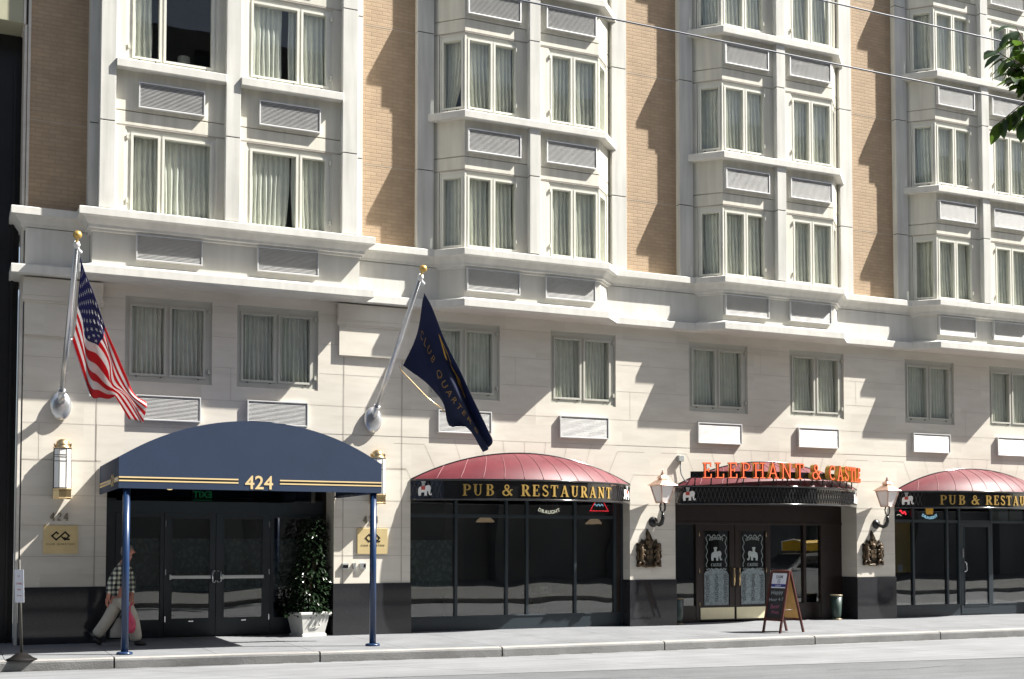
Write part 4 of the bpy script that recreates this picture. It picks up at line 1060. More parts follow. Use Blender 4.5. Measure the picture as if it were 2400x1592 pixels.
def crest(x0, z0, label):
    t = thing('coat_of_arms', label, 'coat of arms', (x0,0,z0), 'coats of arms below the lanterns')
    W = .285; b = MB()
    out = [(-.98,0),(-.95,.16),(-.70,.12),(-.45,.05),(0,.0),(.45,.05),(.70,.12),(.95,.16),(.98,0),(1,.35),(.92,.55),(1.0,.8),(.9,1.05),(1.0,1.3),(.97,1.6),(.72,1.62),(.62,1.9),(.42,1.75),(.30,1.85),(.24,2.05),(.10,2.3),(-.12,2.62),(-.22,2.3),(-.16,1.95),(-.36,1.78),(-.55,1.9),(-.66,1.68),(-.98,1.62),(-.95,1.35),(-1,1.1),(-.9,.85),(-1,.6),(-.93,.4)]
    b.prism([(x0+x*W, z0+.02+z*W) for x, z in out], 'y', -.003, -.022)
    b.build('back_plate', bronze, t, bevel=.004)
    # supporters: rearing lion and unicorn, each a chain of swelling limbs
    def limb(pts, r_): b2.tube([(x0+x*W, -.035-dy, z0+z*W) for (x, z, dy) in pts], [q*W for q in r_], 8)
    b2 = MB()
    for sg in (-1,1):
        limb([(sg*.62,.35,0),(sg*.66,.7,.01),(sg*.60,1.05,.012),(sg*.66,1.35,.012),(sg*.78,1.5,.01)], [.15,.17,.15,.18,.13])
        limb([(sg*.78,1.5,.012),(sg*.62,1.6,.02),(sg*.50,1.55,.02)], [.14,.12,.06])
        limb([(sg*.62,1.15,.02),(sg*.42,1.2,.03),(sg*.34,1.05,.03)], [.09,.07,.06]); limb([(sg*.62,.95,.02),(sg*.42,.85,.03),(sg*.36,.7,.03)], [.09,.06,.05])
        limb([(sg*.62,.45,.02),(sg*.42,.35,.03),(sg*.50,.12,.02)], [.11,.08,.07]); limb([(sg*.70,.4,.01),(sg*.86,.28,.02),(sg*.80,.08,.01)], [.11,.08,.07])
        limb([(sg*.80,.5,0),(sg*.95,.75,.01),(sg*.86,1.0,.01),(sg*.97,1.2,.01)], [.05,.05,.06,.03])
        for j in range(4): b2.sphere((x0+sg*(.70+.06*j)*W, -.05, z0+(1.62-.10*j)*W), .07*W, 8)
    b2.build('supporter', giltm, t)
    b3 = MB(); b3.prism([(x0+x*W, z0+z*W) for x, z in [(-.30,1.25),(.30,1.25),(.31,.85),(.22,.55),(0,.36),(-.22,.55),(-.31,.85)]], 'y', -.02, -.05)
    b3.build('shield', bronze, t, bevel=.006)
    b4 = MB(); 
    for sx, sz in ((-.15,1.05),(.15,1.05),(-.12,.72),(.12,.72)): b4.prism([(x0+(sx+x)*W, z0+(sz+z)*W) for x, z in [(-.1,-.12),(.1,-.12),(.1,.14),(-.1,.14)]], 'y', -.05, -.056)
    b4.sphere((x0,-.045,z0+1.5*W), .20*W, 12, sq=(1,.6,1)); b4.prism([(x0+x*W, z0+z*W) for x, z in [(-.26,1.56),(.26,1.56),(.30,1.95),(.14,1.78),(0,2.0),(-.14,1.78),(-.30,1.95)]], 'y', -.02, -.05)
    b4.tube([(x0+x*W, -.035, z0+z*W) for x, z in [(-.05,1.95),(-.12,2.2),(-.05,2.38),(-.12,2.5)]], [.10*W,.12*W,.09*W,.03*W], 8)
    b4.tube([(x0+x*W, -.035, z0+z*W) for x, z in [(-.95,.10),(-.6,.16),(-.3,.06),(0,.1),(.3,.06),(.6,.16),(.95,.10)]], .075*W, 8)
    b4.build('crown_and_scroll', giltm, t)
    r_ = random.Random(3); b5 = MB()
    for j in range(90):
        a = r_.uniform(0,2*PI); x = r_.choice([-1,1])*r_.uniform(.35,.93); z = r_.uniform(.1,1.65)
        b5.sphere((x0+x*W, -.028, z0+z*W), r_.uniform(.05,.10)*W, 6)
    b5.build('mantling', bronze, t)
crest(9.955, 1.13, 'dark bronze and gilt coat of arms on the stone pier left of the pub doors')
crest(9.955+PITCH, 1.13, 'dark bronze and gilt coat of arms on the stone pier right of the pub doors')

# ------------------------------------------------------------------ sconces, plaques, house numbers, call boxes
def sconce(x, label):
    t = thing('wall_sconce', label, 'wall lamp', (x,0,2.3), 'brass and opal wall lamps beside the canopy')
    y = -.14; R8 = .14; ph = PI/8
    b = MB(); b.lathe([(R8+.004,0),(R8+.012,.02),(R8+.004,.03),(R8+.004,.13),(R8+.012,.14),(R8+.012,.16),(R8+.002,.17)], (x,y,2.295), 8, smooth=False, ph=ph); b.build('base_collar', brass, t)
    b = MB(); b.lathe([(R8,0),(R8,.64)], (x,y,2.466), 8, smooth=False, ph=ph); b.build('opal_shade', white_glass, t)
    b = MB()
    for i in range(8):
        a = 2*PI*i/8+ph; b.tube([(x+R8*math.cos(a), y+R8*math.sin(a), 2.466),(x+R8*math.cos(a), y+R8*math.sin(a), 3.105)], .0055, 5)
    for z in (2.475,2.90,2.965,3.0,3.095):
        b.tube([(x+(R8+.001)*math.cos(2*PI*i/8+ph), y+(R8+.001)*math.sin(2*PI*i/8+ph), z) for i in range(9)], .0045, 4)
    b.build('came', bronze, t)
    b = MB(); b.lathe([(R8+.004,0),(R8+.004,.02),(.112,.022),(.112,.05),(.104,.09),(.08,.125),(.045,.148),(.001,.156)], (x,y,3.105), 24); 
    for sg in (-1,1): b.prism([(x+sg*.075-.03,3.125),(x+sg*.075+.05*sg,3.125),(x+sg*.135,3.17),(x+sg*.125,3.19)], 'y', y-.03, y+.03)
    b.build('dome_cap', brass, t)
sconce(-.95, 'brass capped opal wall lamp left of the blue canopy under the striped flag')
sconce(4.32, 'brass capped opal wall lamp right of the blue canopy, partly behind its edge')
def plaque(x0, x1, z0, z1, label):
    t = thing('wall_plaque', label, 'plaque', ((x0+x1)/2,0,z0), 'brass plaques under the house numbers')
    b = MB(); b.box(x0,x1,-.03,-.003,z0,z1); b.build('plate', brass_sheet, t, bevel=.003)
    xc = (x0+x1)/2
    b = MB(); b.merge(logo(.12,.004,.19), Matrix.Translation((xc,-.0305,z0+.62*(z1-z0)))); b.build('emblem', blackgloss, t)
    b = MB(); f_ = font_mb('CLUB QUARTERS', .042, .003, 'CENTER', 0, 1.45); b.merge(f_, Matrix.Translation((xc,-.032,z0+.30*(z1-z0))) @ FACE); b.build('lettering', bronze, t)
plaque(-1.21,-.69,1.43,1.88,'square brass plaque on the stone left of the canopy, beside the sign post')
plaque(3.99,4.55,1.41,1.865,'square brass plaque partly hidden behind the right canopy post')
def number(x, z, label):
    t = thing('house_number', label, 'house number', (x,0,z), 'bronze house numbers above the plaques')
    xx = x
    for ch in '424':
        q, adv = glyph(ch, .125, .014); MB().merge(q, Matrix.Translation((xx,-.006,z))).build('digit', bronze_num, t); xx += adv*1.36
number(-1.115,1.955,'bronze number 424 on the stone above the left plaque')
number(4.10,1.955,'bronze number 424 on the stone, its middle digit hidden by the canopy post')
cb_ = [(3.715,3.83,1.145,1.25,'square dark glazed call box on the pier behind the canopy post',0),(3.91,3.955,1.145,1.255,'narrow grey key box between the two square boxes on the pier',1),(4.04,4.15,1.145,1.25,'square grey box with a dark lock, nearest the canopy post',2)]
for (a_, b_, c_, d_, lab, k) in cb_:
    t = thing('call_box', lab, 'call box', ((a_+b_)/2,0,c_), 'call boxes on the pier')
    e = MB(); e.box(a_,b_,-.05 if k != 1 else -.09,-.003,c_,d_); e.build('case', alu if k else grey_paint, t, bevel=.004)
    e = MB(); e.box(a_+.012,b_-.012,-.0535 if k != 1 else -.0935,-.0505 if k != 1 else -.0905,c_+.02,d_-.03) if k < 2 else e.box(a_+.065,b_-.012,-.0535,-.0505,c_+.03,d_-.02); e.build('front_panel', blackgloss if k != 1 else grey_paint, t)

# ------------------------------------------------------------------ flagpoles and flags
def flagpole(x, tip, label):
    t = thing('flagpole', label, 'flagpole', (x,0,3.8), 'slanting flagpoles above the canopy')
    b = MB(); b.sphere((0,0,0), .165, 24, sq=(1,.5,1.42)); b.xf(Matrix.Translation((x,-.045,3.80)))
    b.build('wall_boss', alu, t)
    p0 = Vector((x,-.02,3.80)); p1 = Vector(tip); dr = (p1-p0).normalized()
    c = MB(); c.tube([p0+dr*.06, p0+dr*.34], [.062,.05], 14); c.tube([p0+dr*.30,p0+dr*.34],.06,14); c.build('socket', alu, t)
    c = MB(); c.tube([p0+dr*.2, p0+dr*1.2, p1-dr*.18], [.042,.042,.03], 14); c.build('pole', alu, t)
    q = p1-dr*.17; c = MB(); c.tube([q-dr*.05,q,q+dr*.05], [.034,.052,.034], 12); c.tube([q, q+Vector((.05,.0,-.12))], .016, 6); c.sphere(tuple(q+Vector((.05,0,-.1))), .03, 8); c.build('truck', white_paint, t)
    c = MB(); c.sphere(tip, .062, 18); c.tube([p1-dr*.14,p1-dr*.05], .018, 8); c.build('ball_finial', gold, t)
    c = MB(); c.tube([q+Vector((.045,0,-.05)), p0+dr*.75+Vector((.05,0,0)), p0+dr*.66+Vector((.03,0,0))], .0045, 4); c.box(x+.0,x+.05,(p0+dr*.7).y-.03,(p0+dr*.7).y+.03,(p0+dr*.7).z-.02,(p0+dr*.7).z+.02); c.build('halyard', alu, t)
flagpole(-.98, (-.98,-2.51,6.0), 'slanting aluminium flagpole with gold ball at the left, carrying the striped flag')
flagpole(4.26, (4.26,-2.59,5.99), 'slanting aluminium flagpole with gold ball between canopy and awning, carrying the navy flag')

FLAG_A = [
 [(-0.976,-1.880,4.578),(-0.876,-2.150,4.152),(-0.773,-2.500,3.698),(-0.637,-2.350,3.693),(-0.498,-2.200,3.696),(-0.410,-2.150,3.733),(-0.364,-2.150,3.723),(-0.191,-2.250,3.413)],
 [(-0.957,-2.100,4.795),(-0.885,-2.350,4.456),(-0.806,-2.550,4.094),(-0.671,-2.420,4.015),(-0.530,-2.300,3.905),(-0.401,-2.300,3.826),(-0.308,-2.300,3.725),(-0.104,-2.350,3.384)],
 [(-0.941,-2.350,5.007),(-0.883,-2.500,4.782),(-0.847,-2.620,4.499),(-0.676,-2.550,4.416),(-0.538,-2.500,4.183),(-0.481,-2.350,3.882),(-0.266,-2.400,3.735),(-0.028,-2.420,3.352)],
 [(-0.956,-2.600,5.302),(-0.884,-2.660,5.054),(-0.798,-2.680,4.795),(-0.636,-2.700,4.524),(-0.521,-2.660,4.237),(-0.397,-2.550,3.977),(-0.234,-2.550,3.739),(0.012,-2.500,3.528)],
 [(-0.980,-2.870,5.608),(-0.902,-2.850,5.403),(-0.761,-2.800,5.113),(-0.596,-2.750,4.665),(-0.456,-2.700,4.349),(-0.313,-2.600,4.032),(-0.169,-2.500,3.748),(0.000,-2.450,3.657)]]
FLAG_B = [
 [(4.260,-1.630,4.558),(4.379,-1.750,4.435),(4.539,-1.850,4.295),(4.698,-1.920,4.110),(4.838,-1.980,3.893),(4.948,-2.000,3.550),(5.296,-1.980,3.533),(5.546,-2.080,3.122)],
 [(4.380,-1.900,5.007),(4.431,-1.950,4.829),(4.528,-2.000,4.633),(4.648,-2.050,4.395),(4.791,-2.100,4.072),(4.985,-2.080,3.802),(5.276,-2.000,3.583),(5.557,-2.120,3.146)],
 [(4.371,-2.200,5.324),(4.447,-2.150,5.145),(4.619,-2.120,4.860),(4.727,-2.200,4.532),(4.870,-2.250,4.210),(5.052,-2.200,3.945),(5.281,-2.100,3.683),(5.579,-2.180,3.182)],
 [(4.302,-2.450,5.531),(4.447,-2.360,5.303),(4.653,-2.270,4.969),(4.842,-2.200,4.604),(5.025,-2.150,4.339),(5.210,-2.100,4.029),(5.397,-2.050,3.737),(5.644,-2.150,3.234)],
 [(4.265,-2.590,5.601),(4.454,-2.500,5.385),(4.663,-2.420,5.010),(4.847,-2.360,4.711),(5.034,-2.300,4.408),(5.195,-2.250,4.098),(5.380,-2.200,3.787),(5.632,-2.200,3.339)]]
UA = [0,.14,.27,.4,.55,.7,.85,1]; VA = [0,.23,.46,.73,1]
def surf(ctrl):
    """smooth cloth surface through the control net; u along the fly, v up the hoist"""
    def cr(ps, ts, t):
        n = len(ps); k = max(i for i in range(n-1) if ts[i] <= t+1e-9) if t < 1 else n-2
        h = ts[k+1]-ts[k]; s_ = (t-ts[k])/h
        def tan(i):
            if i == 0: return (ps[1]-ps[0])/(ts[1]-ts[0])
            if i == n-1: return (ps[-1]-ps[-2])/(ts[-1]-ts[-2])
            return (ps[i+1]-ps[i-1])/(ts[i+1]-ts[i-1])
        m0 = tan(k)*h; m1 = tan(k+1)*h
        return ps[k]*(2*s_**3-3*s_**2+1)+m0*(s_**3-2*s_**2+s_)+ps[k+1]*(-2*s_**3+3*s_**2)+m1*(s_**3-s_**2)
    C = [[Vector(p) for p in row] for row in ctrl]
    def S(u, v):
        col = [cr(row, UA, u) for row in C]; p = cr(col, VA, v)
        # small cloth ripples running down from the hoist
        return p+Vector((.012*math.sin(9*v+5*u), .028*math.sin(11*v+7*u+1)*min(1,3*u), .0))
    return S
def cloth(S, colour, nu=56, nv=52):
    mb = MB(); P = [[S(i/nu, j/nv) for i in range(nu+1)] for j in range(nv+1)]
    for j in range(nv):
        for i in range(nu):
            mb.add([P[j][i],P[j][i+1],P[j+1][i+1],P[j+1][i]], [(0,1,2,3)], colour((i+.5)/nu,(j+.5)/nv), True)
    return mb
def weld(o_, d=1e-4):
    bm = bmesh.new(); bm.from_mesh(o_.data); bmesh.ops.remove_doubles(bm, verts=bm.verts, dist=d); bm.to_mesh(o_.data); bm.free()
SA = surf(FLAG_A)
fa = tag(cloth(SA, lambda u, v: 2 if (u < .4 and v > 6/13) else (0 if int(v*13) % 2 == 0 else 1), 60, 52).build('striped_flag', [flag_red, flag_white, flag_blue], None, recalc=False, org=(-.98,-2.4,4.9)), 'red and white striped flag with a starred blue canton, drooping from its pole', 'flag')
weld(fa)
sm = fa.modifiers.new('thick', 'SOLIDIFY'); sm.thickness = .004
def on_cloth(S, u, v, du, dv, off=.007):
    p = S(u, v); a = S(min(1,u+.004), v)-S(max(0,u-.004), v); b = S(u, min(1,v+.004))-S(u, max(0,v-.004))
    n = a.cross(b).normalized(); n = n if n.y < 0 else -n
    q = S(min(1,max(0,u+du)), min(1,max(0,v+dv))); return q+n*off
stars = MB()
for r_ in range(9):
    for c_ in range(6 if r_ % 2 == 0 else 5):
        u = .4*((c_+.5)/6+ (0 if r_ % 2 == 0 else 1/12)); v = 6/13+(7/13)*(1-(r_+.75)/9.5)
        vs = []
        for k in range(10):
            rr = (1 if k % 2 == 0 else .42); a = PI/2+k*PI/5
            vs.append(on_cloth(SA, u, v, rr*.017*math.cos(a), rr*.026*math.sin(a)))
        stars.add(vs, [tuple(range(10))])
stars.build('star', flag_white, fa)
e = MB(); e.tube([(-.99,-1.88,4.60),(-.93,-2.05,4.33),(-.86,-2.3,4.02),(-.78,-2.52,3.69)], .013, 6); e.build('edge_rope', white_paint, fa)
SB = surf(FLAG_B)
fb = tag(cloth(SB, lambda u, v: 0, 56, 40).build('navy_flag', [navy_flag], None, recalc=False, org=(4.26,-2.2,5.0)), 'navy blue flag with gold lettering and emblem drooping from the right pole', 'flag')
weld(fb); sm = fb.modifiers.new('thick', 'SOLIDIFY'); sm.thickness = .004
def flag_text(fm, u0, u1, v0, h, bbox):
    x0, x1, y0, y1 = bbox; mb = MB(); vs = []
    for p in fm.v:
        u = u0+(u1-u0)*(p[0]-x0)/(x1-x0); v = v0+h*(p[1]-y0)/(y1-y0); vs.append(on_cloth(SB, u, v, 0, 0, .008))
    mb.add(vs, fm.f); return mb
f_ = font_mb('CLUB QUARTERS', .1, 0, 'LEFT', 0, 1.5)
flag_text(f_, .12, .92, .30, .105, (min(p[0] for p in f_.v), max(p[0] for p in f_.v), min(p[1] for p in f_.v), max(p[1] for p in f_.v))).build('lettering', flag_gold, fb, recalc=False)
lg = logo(1, .001, .17); fl = MB()
for k in range(len(lg.f)//6):
    ids = lg.f[6*k+1]; fl.add([on_cloth(SB, .48+.19*lg.v[i][0], .74+.19*lg.v[i][2], 0, 0, .008+.0006*k) for i in ids], [tuple(range(len(ids)))])
fl.build('emblem', flag_orange, fb, recalc=False)
e = MB(); e.tube([(4.25,-1.50,4.55),(4.25,-1.6,4.47),(4.62,-1.8,4.03),(4.90,-2.0,3.76)], .011, 6); e.build('spreader_rod', brass, fb)
# ------------------------------------------------------------------ sandwich board
sbx, sby = 11.25, -2.53
sbd = thing('sandwich_board', 'mahogany framed A-frame chalkboard with a white poster before the pub doors', 'sandwich board', (sbx,sby,SZ))
TB = Matrix.Translation((sbx,sby,SZ)) @ Matrix.Rotation(rad(13.5),4,'Z')
HB, WB_ = 1.12, .43
def leaf_frame(sg):
    """one leaf of the board in local coords; sg=-1 faces -x"""
    sp_w = .27 if sg < 0 else .36; L_ = math.hypot(HB, sp_w); th = math.atan2(sp_w, HB)
    return TB @ Matrix.Translation((sg*.012,0,HB)) @ Matrix.Rotation(-sg*th,4,'Y') @ Matrix.Rotation(PI,4,'X')  # local z runs down the leaf
for sg in (-1, 1):
    T_ = leaf_frame(sg); L_ = math.hypot(HB, .27 if sg < 0 else .36)
    f_ = MB(); w = WB_/2
    f_.box(-.014,.014,-w,-w+.045,.0,L_-.22); f_.box(-.014,.014,w-.045,w,.0,L_-.22); f_.box(-.013,.013,-w+.045,w-.045,0,.045); f_.box(-.013,.013,-w+.045,w-.045,L_-.265,L_-.22)
    o_ = f_.xf(T_).build('board_frame', wood_red, sbd, bevel=.003)
    for y in (-w, w-.045): MB().box(-.0145,.0145,y+.003,y+.042,L_-.22,L_+.0).xf(T_).build('leg', wood_red, sbd)
    p_ = MB(); p_.box(-.004,.004,-w+.045,w-.045,.045,L_-.265); p_.xf(T_).build('chalkboard' if sg < 0 else 'plywood_panel', chalkb if sg < 0 else ply, o_)
    if sg < 0:
        q = MB(); q.box(-.0065,-.0045,-w+.05,w-.05,.05,.25); q.box(-.0065,-.0045,-w+.05,w-.05,.305,.325); q.xf(T_).build('poster', paper, o_)
        q = MB(); q.box(-.0066,-.0045,-w+.05,w-.05,.25,.305); q.xf(T_).build('poster_band', paper_blue, o_)
        # writing: text xy -> leaf plane, facing -x
        WR = T_ @ Matrix(((0,0,-1,0),(1,0,0,0),(0,-1,0,0),(0,0,0,1)))
        def write(s_, size, down, mat, name, rot=0, dx=0, bold=0):
            q = MB(); q.merge(font_mb(s_, size, .001, 'CENTER', bold), WR @ Matrix.Translation((dx,-down,.0078)) @ Matrix.Rotation(rad(rot),4,'Z')); q.build(name, mat, o_)
        write('SAM', .085, .145, poster_txt, 'poster_lettering', bold=.001)
        for k in range(3): write('llllllllllll', .026, .18+.03*k, poster_txt, 'poster_small_print')
        write('LIGHT', .045, .297, paper, 'poster_lettering')
        write('Happy', .105, .44, chalk_w, 'chalk_writing', 4); write('Hour 4-7', .085, .565, chalk_w, 'chalk_writing', 3)
        write('Beer', .11, .70, chalk_p, 'chalk_writing', 5); write('Pints', .09, .80, chalk_p, 'chalk_writing', 2, .02)
q = MB(); q.tube([tuple(TB @ Vector((0,-WB_/2+.01,HB-.005))), tuple(TB @ Vector((0,WB_/2-.01,HB-.005)))], .018, 8); q.build('hinge_bar', wood_red, sbd)
q = MB()
for y in (-WB_/2+.02, WB_/2-.02): q.tube([tuple(TB @ Vector((-.16,y,.42))), tuple(TB @ Vector((.16,y,.42)))], .004, 5)
q.build('stay_chain', chrome, sbd)

# ------------------------------------------------------------------ bins, planter and shrub
for x, y, lab in ((14.66,.12,'dark green ash bin right of the pub doors in the shade'),(10.70,.12,'dark green ash bin left of the pub doors beside the granite pier')):
    t = thing('ash_bin', lab, 'bin', (x,y,SZ), 'ash bins beside the pub doors')
    MB().lathe([(.085,.03),(.10,.12),(.125,.52),(.118,.52)], (x,y,SZ), 20).build('bin_body', binm, t)
    MB().lathe([(.13,.505),(.138,.52),(.13,.535),(.105,.535)], (x,y,SZ), 20).build('rim', bronze_num, t); MB().lathe([(.12,0),(.12,.02),(.09,.035)], (x,y,SZ), 20).build('foot', bronze_num, t)
PX, PY = 3.16, .16
pl_ = thing('planter', 'square white tapered planter with relief scrolls at the right of the hotel doors', 'planter', (PX,PY,SZ))
TP = Matrix.Translation((PX,PY,SZ)) @ Matrix.Rotation(rad(14),4,'Z')
def sqs(mb, prof):
    rings = [[(sx*h, sy*h, z) for sx, sy in ((-1,-1),(1,-1),(1,1),(-1,1))] for h, z in prof]
    for a, b in zip(rings, rings[1:]):
        for i in range(4): mb.quad(a[i], a[(i+1)%4], b[(i+1)%4], b[i])
    mb.quad(*rings[0]); mb.quad(*rings[-1])
b = MB(); sqs(b, [(.235,.0),(.235,.035),(.222,.05),(.212,.055),(.268,.36),(.285,.37),(.30,.385),(.30,.415),(.285,.425),(.265,.425),(.262,.37)]); b.xf(TP).build('pot', urnm, pl_, bevel=.004)
b = MB()
for sg in (-1,1):
    b.tube([(sg*(.03+.07*math.sin(t)), -.237-.012*t/3, .19+.05*math.cos(t)*(1-t/8)) for t in [i*.35 for i in range(16)]], .006, 5)
    b.tube([(sg*(.01+.012*i), -.252, .30+.006*math.sin(i)) for i in range(8)], .006, 5)
b.tube([(0,-.236,.13),(.01,-.245,.2),(0,-.25,.27)], .006, 5)
b.xf(TP).build('relief', urnm, pl_)
b = MB(); b.box(-.26,.26,-.26,.26,.37,.385); b.xf(TP).build('soil', soil, pl_)
shr = thing('potted_shrub', 'tall dark glossy leafed shrub growing from the white planter, catching specks of sun', 'shrub', (PX,PY,.39))
r_ = random.Random(8)
def leafquad(mb, p, d, n, L_, W_, m=0, fold=.25, curl=.15):
    d = d.normalized(); s_ = d.cross(n); s_ = s_.normalized() if s_.length > 1e-5 else d.orthogonal().normalized(); n = s_.cross(d).normalized()
    v = []
    for t, w in ((0,.08),(.3,.85),(.6,.9),(.85,.45),(1,.02)):
        c_ = p+d*(L_*t)-n*(curl*L_*t*t)
        v += [c_+s_*(W_*.5*w)+n*(fold*W_*.5*w), c_, c_-s_*(W_*.5*w)+n*(fold*W_*.5*w)]
    f = []
    for i in range(4): f += [(3*i,3*i+1,3*i+4,3*i+3),(3*i+1,3*i+2,3*i+5,3*i+4)]
    mb.add(v, f, m, True)
st_ = MB(); lv = MB()
stems = []
for k in range(6):
    a = r_.uniform(0,2*PI); top = Vector((PX+.10+r_.uniform(-.20,.20), PY+.15+r_.uniform(-.22,.12), r_.uniform(1.3,2.0))); b0 = Vector((PX+.08*math.cos(a), PY+.08*math.sin(a), .37))
    mid = (b0+top)/2+Vector((r_.uniform(-.12,.12), r_.uniform(-.1,.1), 0)); pts = [b0, mid, top]; st_.tube(pts, [.013,.009,.004], 5); stems.append(pts)
for k in range(3600):
    z = .36+1.68*r_.random()**1.35
    t = (z-.36)/1.72; cx = PX+.0+.14*t; cy = PY+.0+.14*t; rx = (.42*(1-.62*t)+.02)*(1+.16*math.sin(z*8)); ry = .30*(1-.4*t)
    a = r_.uniform(0,2*PI); q = r_.random()**.45
    p = Vector((cx+rx*q*math.cos(a), min(.62,cy+ry*q*math.sin(a)), z))
    if p.x > 3.5 and p.y > -.03: p.x = 3.5-r_.random()*.1
    lump = math.sin(p.z*9+a*2)+math.sin(p.x*17)
    if lump < -1.5 and r_.random() < .6: continue
    d = Vector((math.cos(a), math.sin(a), r_.uniform(-.9,.5)))
    leafquad(lv, p, d, Vector((r_.uniform(-.5,.5), r_.uniform(-.8,.2), 1)), r_.uniform(.045,.10), r_.uniform(.024,.05))
for k in range(150):
    a = r_.uniform(0,2*PI); p = Vector((PX+.27*math.cos(a), PY+.25*math.sin(a), .40+r_.uniform(0,.12))); leafquad(lv, p, Vector((math.cos(a), math.sin(a), r_.uniform(-.5,.1))), Vector((0,0,1)), .08, .04)
st_.build('stem', bark, shr); lv.build('foliage', leaf_d, shr, recalc=False)

# ------------------------------------------------------------------ sign post on a rubber base
sp_ = thing('sign_post', 'portable sign post with a narrow white notice on a black rubber base at the kerb', 'sign post', (-1.64,-2.72,SZ))
MB().lathe([(.205,0),(.205,.012),(.15,.035),(.08,.085),(.055,.10),(.03,.105)], (-1.64,-2.72,SZ), 22).build('base', rubber, sp_)
MB().tube([(-1.64,-2.72,.08),(-1.69,-2.72,1.36)], .019, 8).build('post', M('galvanised_post', (.045,.043,.036), .6, metal=0, var=.1, vs=10), sp_)
TSg = Matrix.Translation((-1.685,-2.755,1.0)) @ Matrix.Rotation(rad(-2),4,'Y') @ Matrix.Rotation(rad(-66),4,'Z')
b = MB(); b.box(-.13,.13,-.004,.0,-.225,.225); b.xf(TSg); pn = b.build('notice', paper, sp_, bevel=.003)
for i, (z, s_, mt) in enumerate(((.12,.07,sign_grey),(.02,.06,red_felt),(-.06,.05,red_felt),(-.14,.04,sign_grey))):
    q = MB(); q.merge(font_mb(('NO','STOPPING','TODAY','TOW AWAY')[i], s_*.62, .001, 'CENTER'), TSg @ Matrix.Translation((0,-.0048,z)) @ FACE); q.build('notice_print', mt, pn)

# ------------------------------------------------------------------ neon beer signs hung inside the glass
def smile_text(s_, xc, z, size, y, Rr, span):
    q = MB(); n = len(s_)
    for i, ch in enumerate(s_):
        a = rad(span)*(i/(n-1)-.5); q.merge(font_mb(ch, size, .006, 'CENTER', .0005), Matrix.Translation((xc+Rr*math.sin(a), y, z+Rr*(1-math.cos(a)))) @ Matrix.Rotation(-a,4,'Y') @ FACE)
    return q
n1 = thing('neon_sign', 'cream neon DRAUGHT sign inside the pub window nearest the canopy', 'neon sign', (8.0,.42,2.2), 'neon signs inside the pub windows')
smile_text('DRAUGHT', 7.99, 2.175, .095, .42, .55, 46).build('neon_lettering', neon_white, n1)
q = MB(); q.tube([(7.92,.42,2.44),(7.935,.42,2.27),(8.055,.42,2.27),(8.07,.42,2.44)], .006, 6); q.build('glass_outline', M('dim_red_tube', (.30,.05,.03), .4, var=0), n1)
q = MB(); q.box(7.80,8.18,.45,.455,2.16,2.46); q.build('back_panel', blackiron, n1)
n2 = thing('neon_sign', 'red triangular neon sign with a blue scribble inside the pub window', 'neon sign', (9.08,.42,2.24), 'neon signs inside the pub windows')
q = MB()
for j in range(13):
    q.sphere((8.89+.40*j/12,.42,2.245), .010, 6)
for sg in (-1,1):
    for j in range(9): q.sphere((9.09+sg*(.20-.013*j),.42,2.245+.022*j), .009, 6)
q.build('neon_triangle', neon_red2, n2)
q = MB(); q.tube([(8.98+.02*j,.42,2.36+.025*math.sin(j*1.7)) for j in range(11)], .006, 5); q.build('neon_scribble', neon_blue, n2)
n3 = thing('neon_sign', 'pale blue neon DRAUGHT sign with amber beer glass at the far right', 'neon sign', (17.55,.42,2.2), 'neon signs inside the pub windows')
smile_text('DRAUGHT', 17.57, 2.16, .095, .42, .42, 60).build('neon_lettering', neon_blue, n3)
q = MB(); q.prism([(17.48,2.27),(17.66,2.27),(17.68,2.42),(17.46,2.42)], 'y', .42, .44); q.build('amber_glass', neon_amber, n3)
n4 = thing('neon_sign', 'small red and white neon script beside the right coat of arms pier', 'neon sign', (16.75,.42,2.3), 'neon signs inside the pub windows')
q = MB(); q.tube([(16.70+.022*j,.42,2.33+.03*math.sin(j*1.3)-.006*j) for j in range(9)], .016, 6); q.build('neon_script', neon_red2, n4)
q = MB(); q.tube([(16.62+.02*j,.42,2.24+.02*math.sin(j*.6)) for j in range(7)], .007, 5); q.build('neon_scribble', neon_white, n4)
mn = thing('menu_notice', 'small white notice taped inside the glass at the left of the last pub front', 'notice', (16.62,SY+.045,1.06))
q = MB(); q.box(16.55,16.67,SY+.044,SY+.047,.99,1.14); q.build('sheet', paper, mn); q = MB()
for j in range(5): q.box(16.57,16.65,SY+.0425,SY+.0435,1.11-.022*j,1.117-.022*j)
q.build('print', poster_txt, mn)
for x, y, z, lab in ((7.02,1.3,2.02,'dim beige lamp shade hanging inside the first pub window, left of the DRAUGHT neon'),(9.45,1.3,2.0,'dim beige lamp shade hanging inside the first pub window under the red neon')):
    t = thing('hanging_lamp', lab, 'lamp', (x,y,z), 'beige lamps inside the pub')
    q = MB(); q.lathe([(.03,.12),(.09,.10),(.16,.04),(.19,0),(.185,0),(.155,.035),(.03,.11)], (x,y,z), 20); q.build('lamp_shade', shade_warm, t); q = MB(); q.tube([(x,y,z+.11),(x,y,2.73)], .006, 5); q.build('cord', blackiron, t)
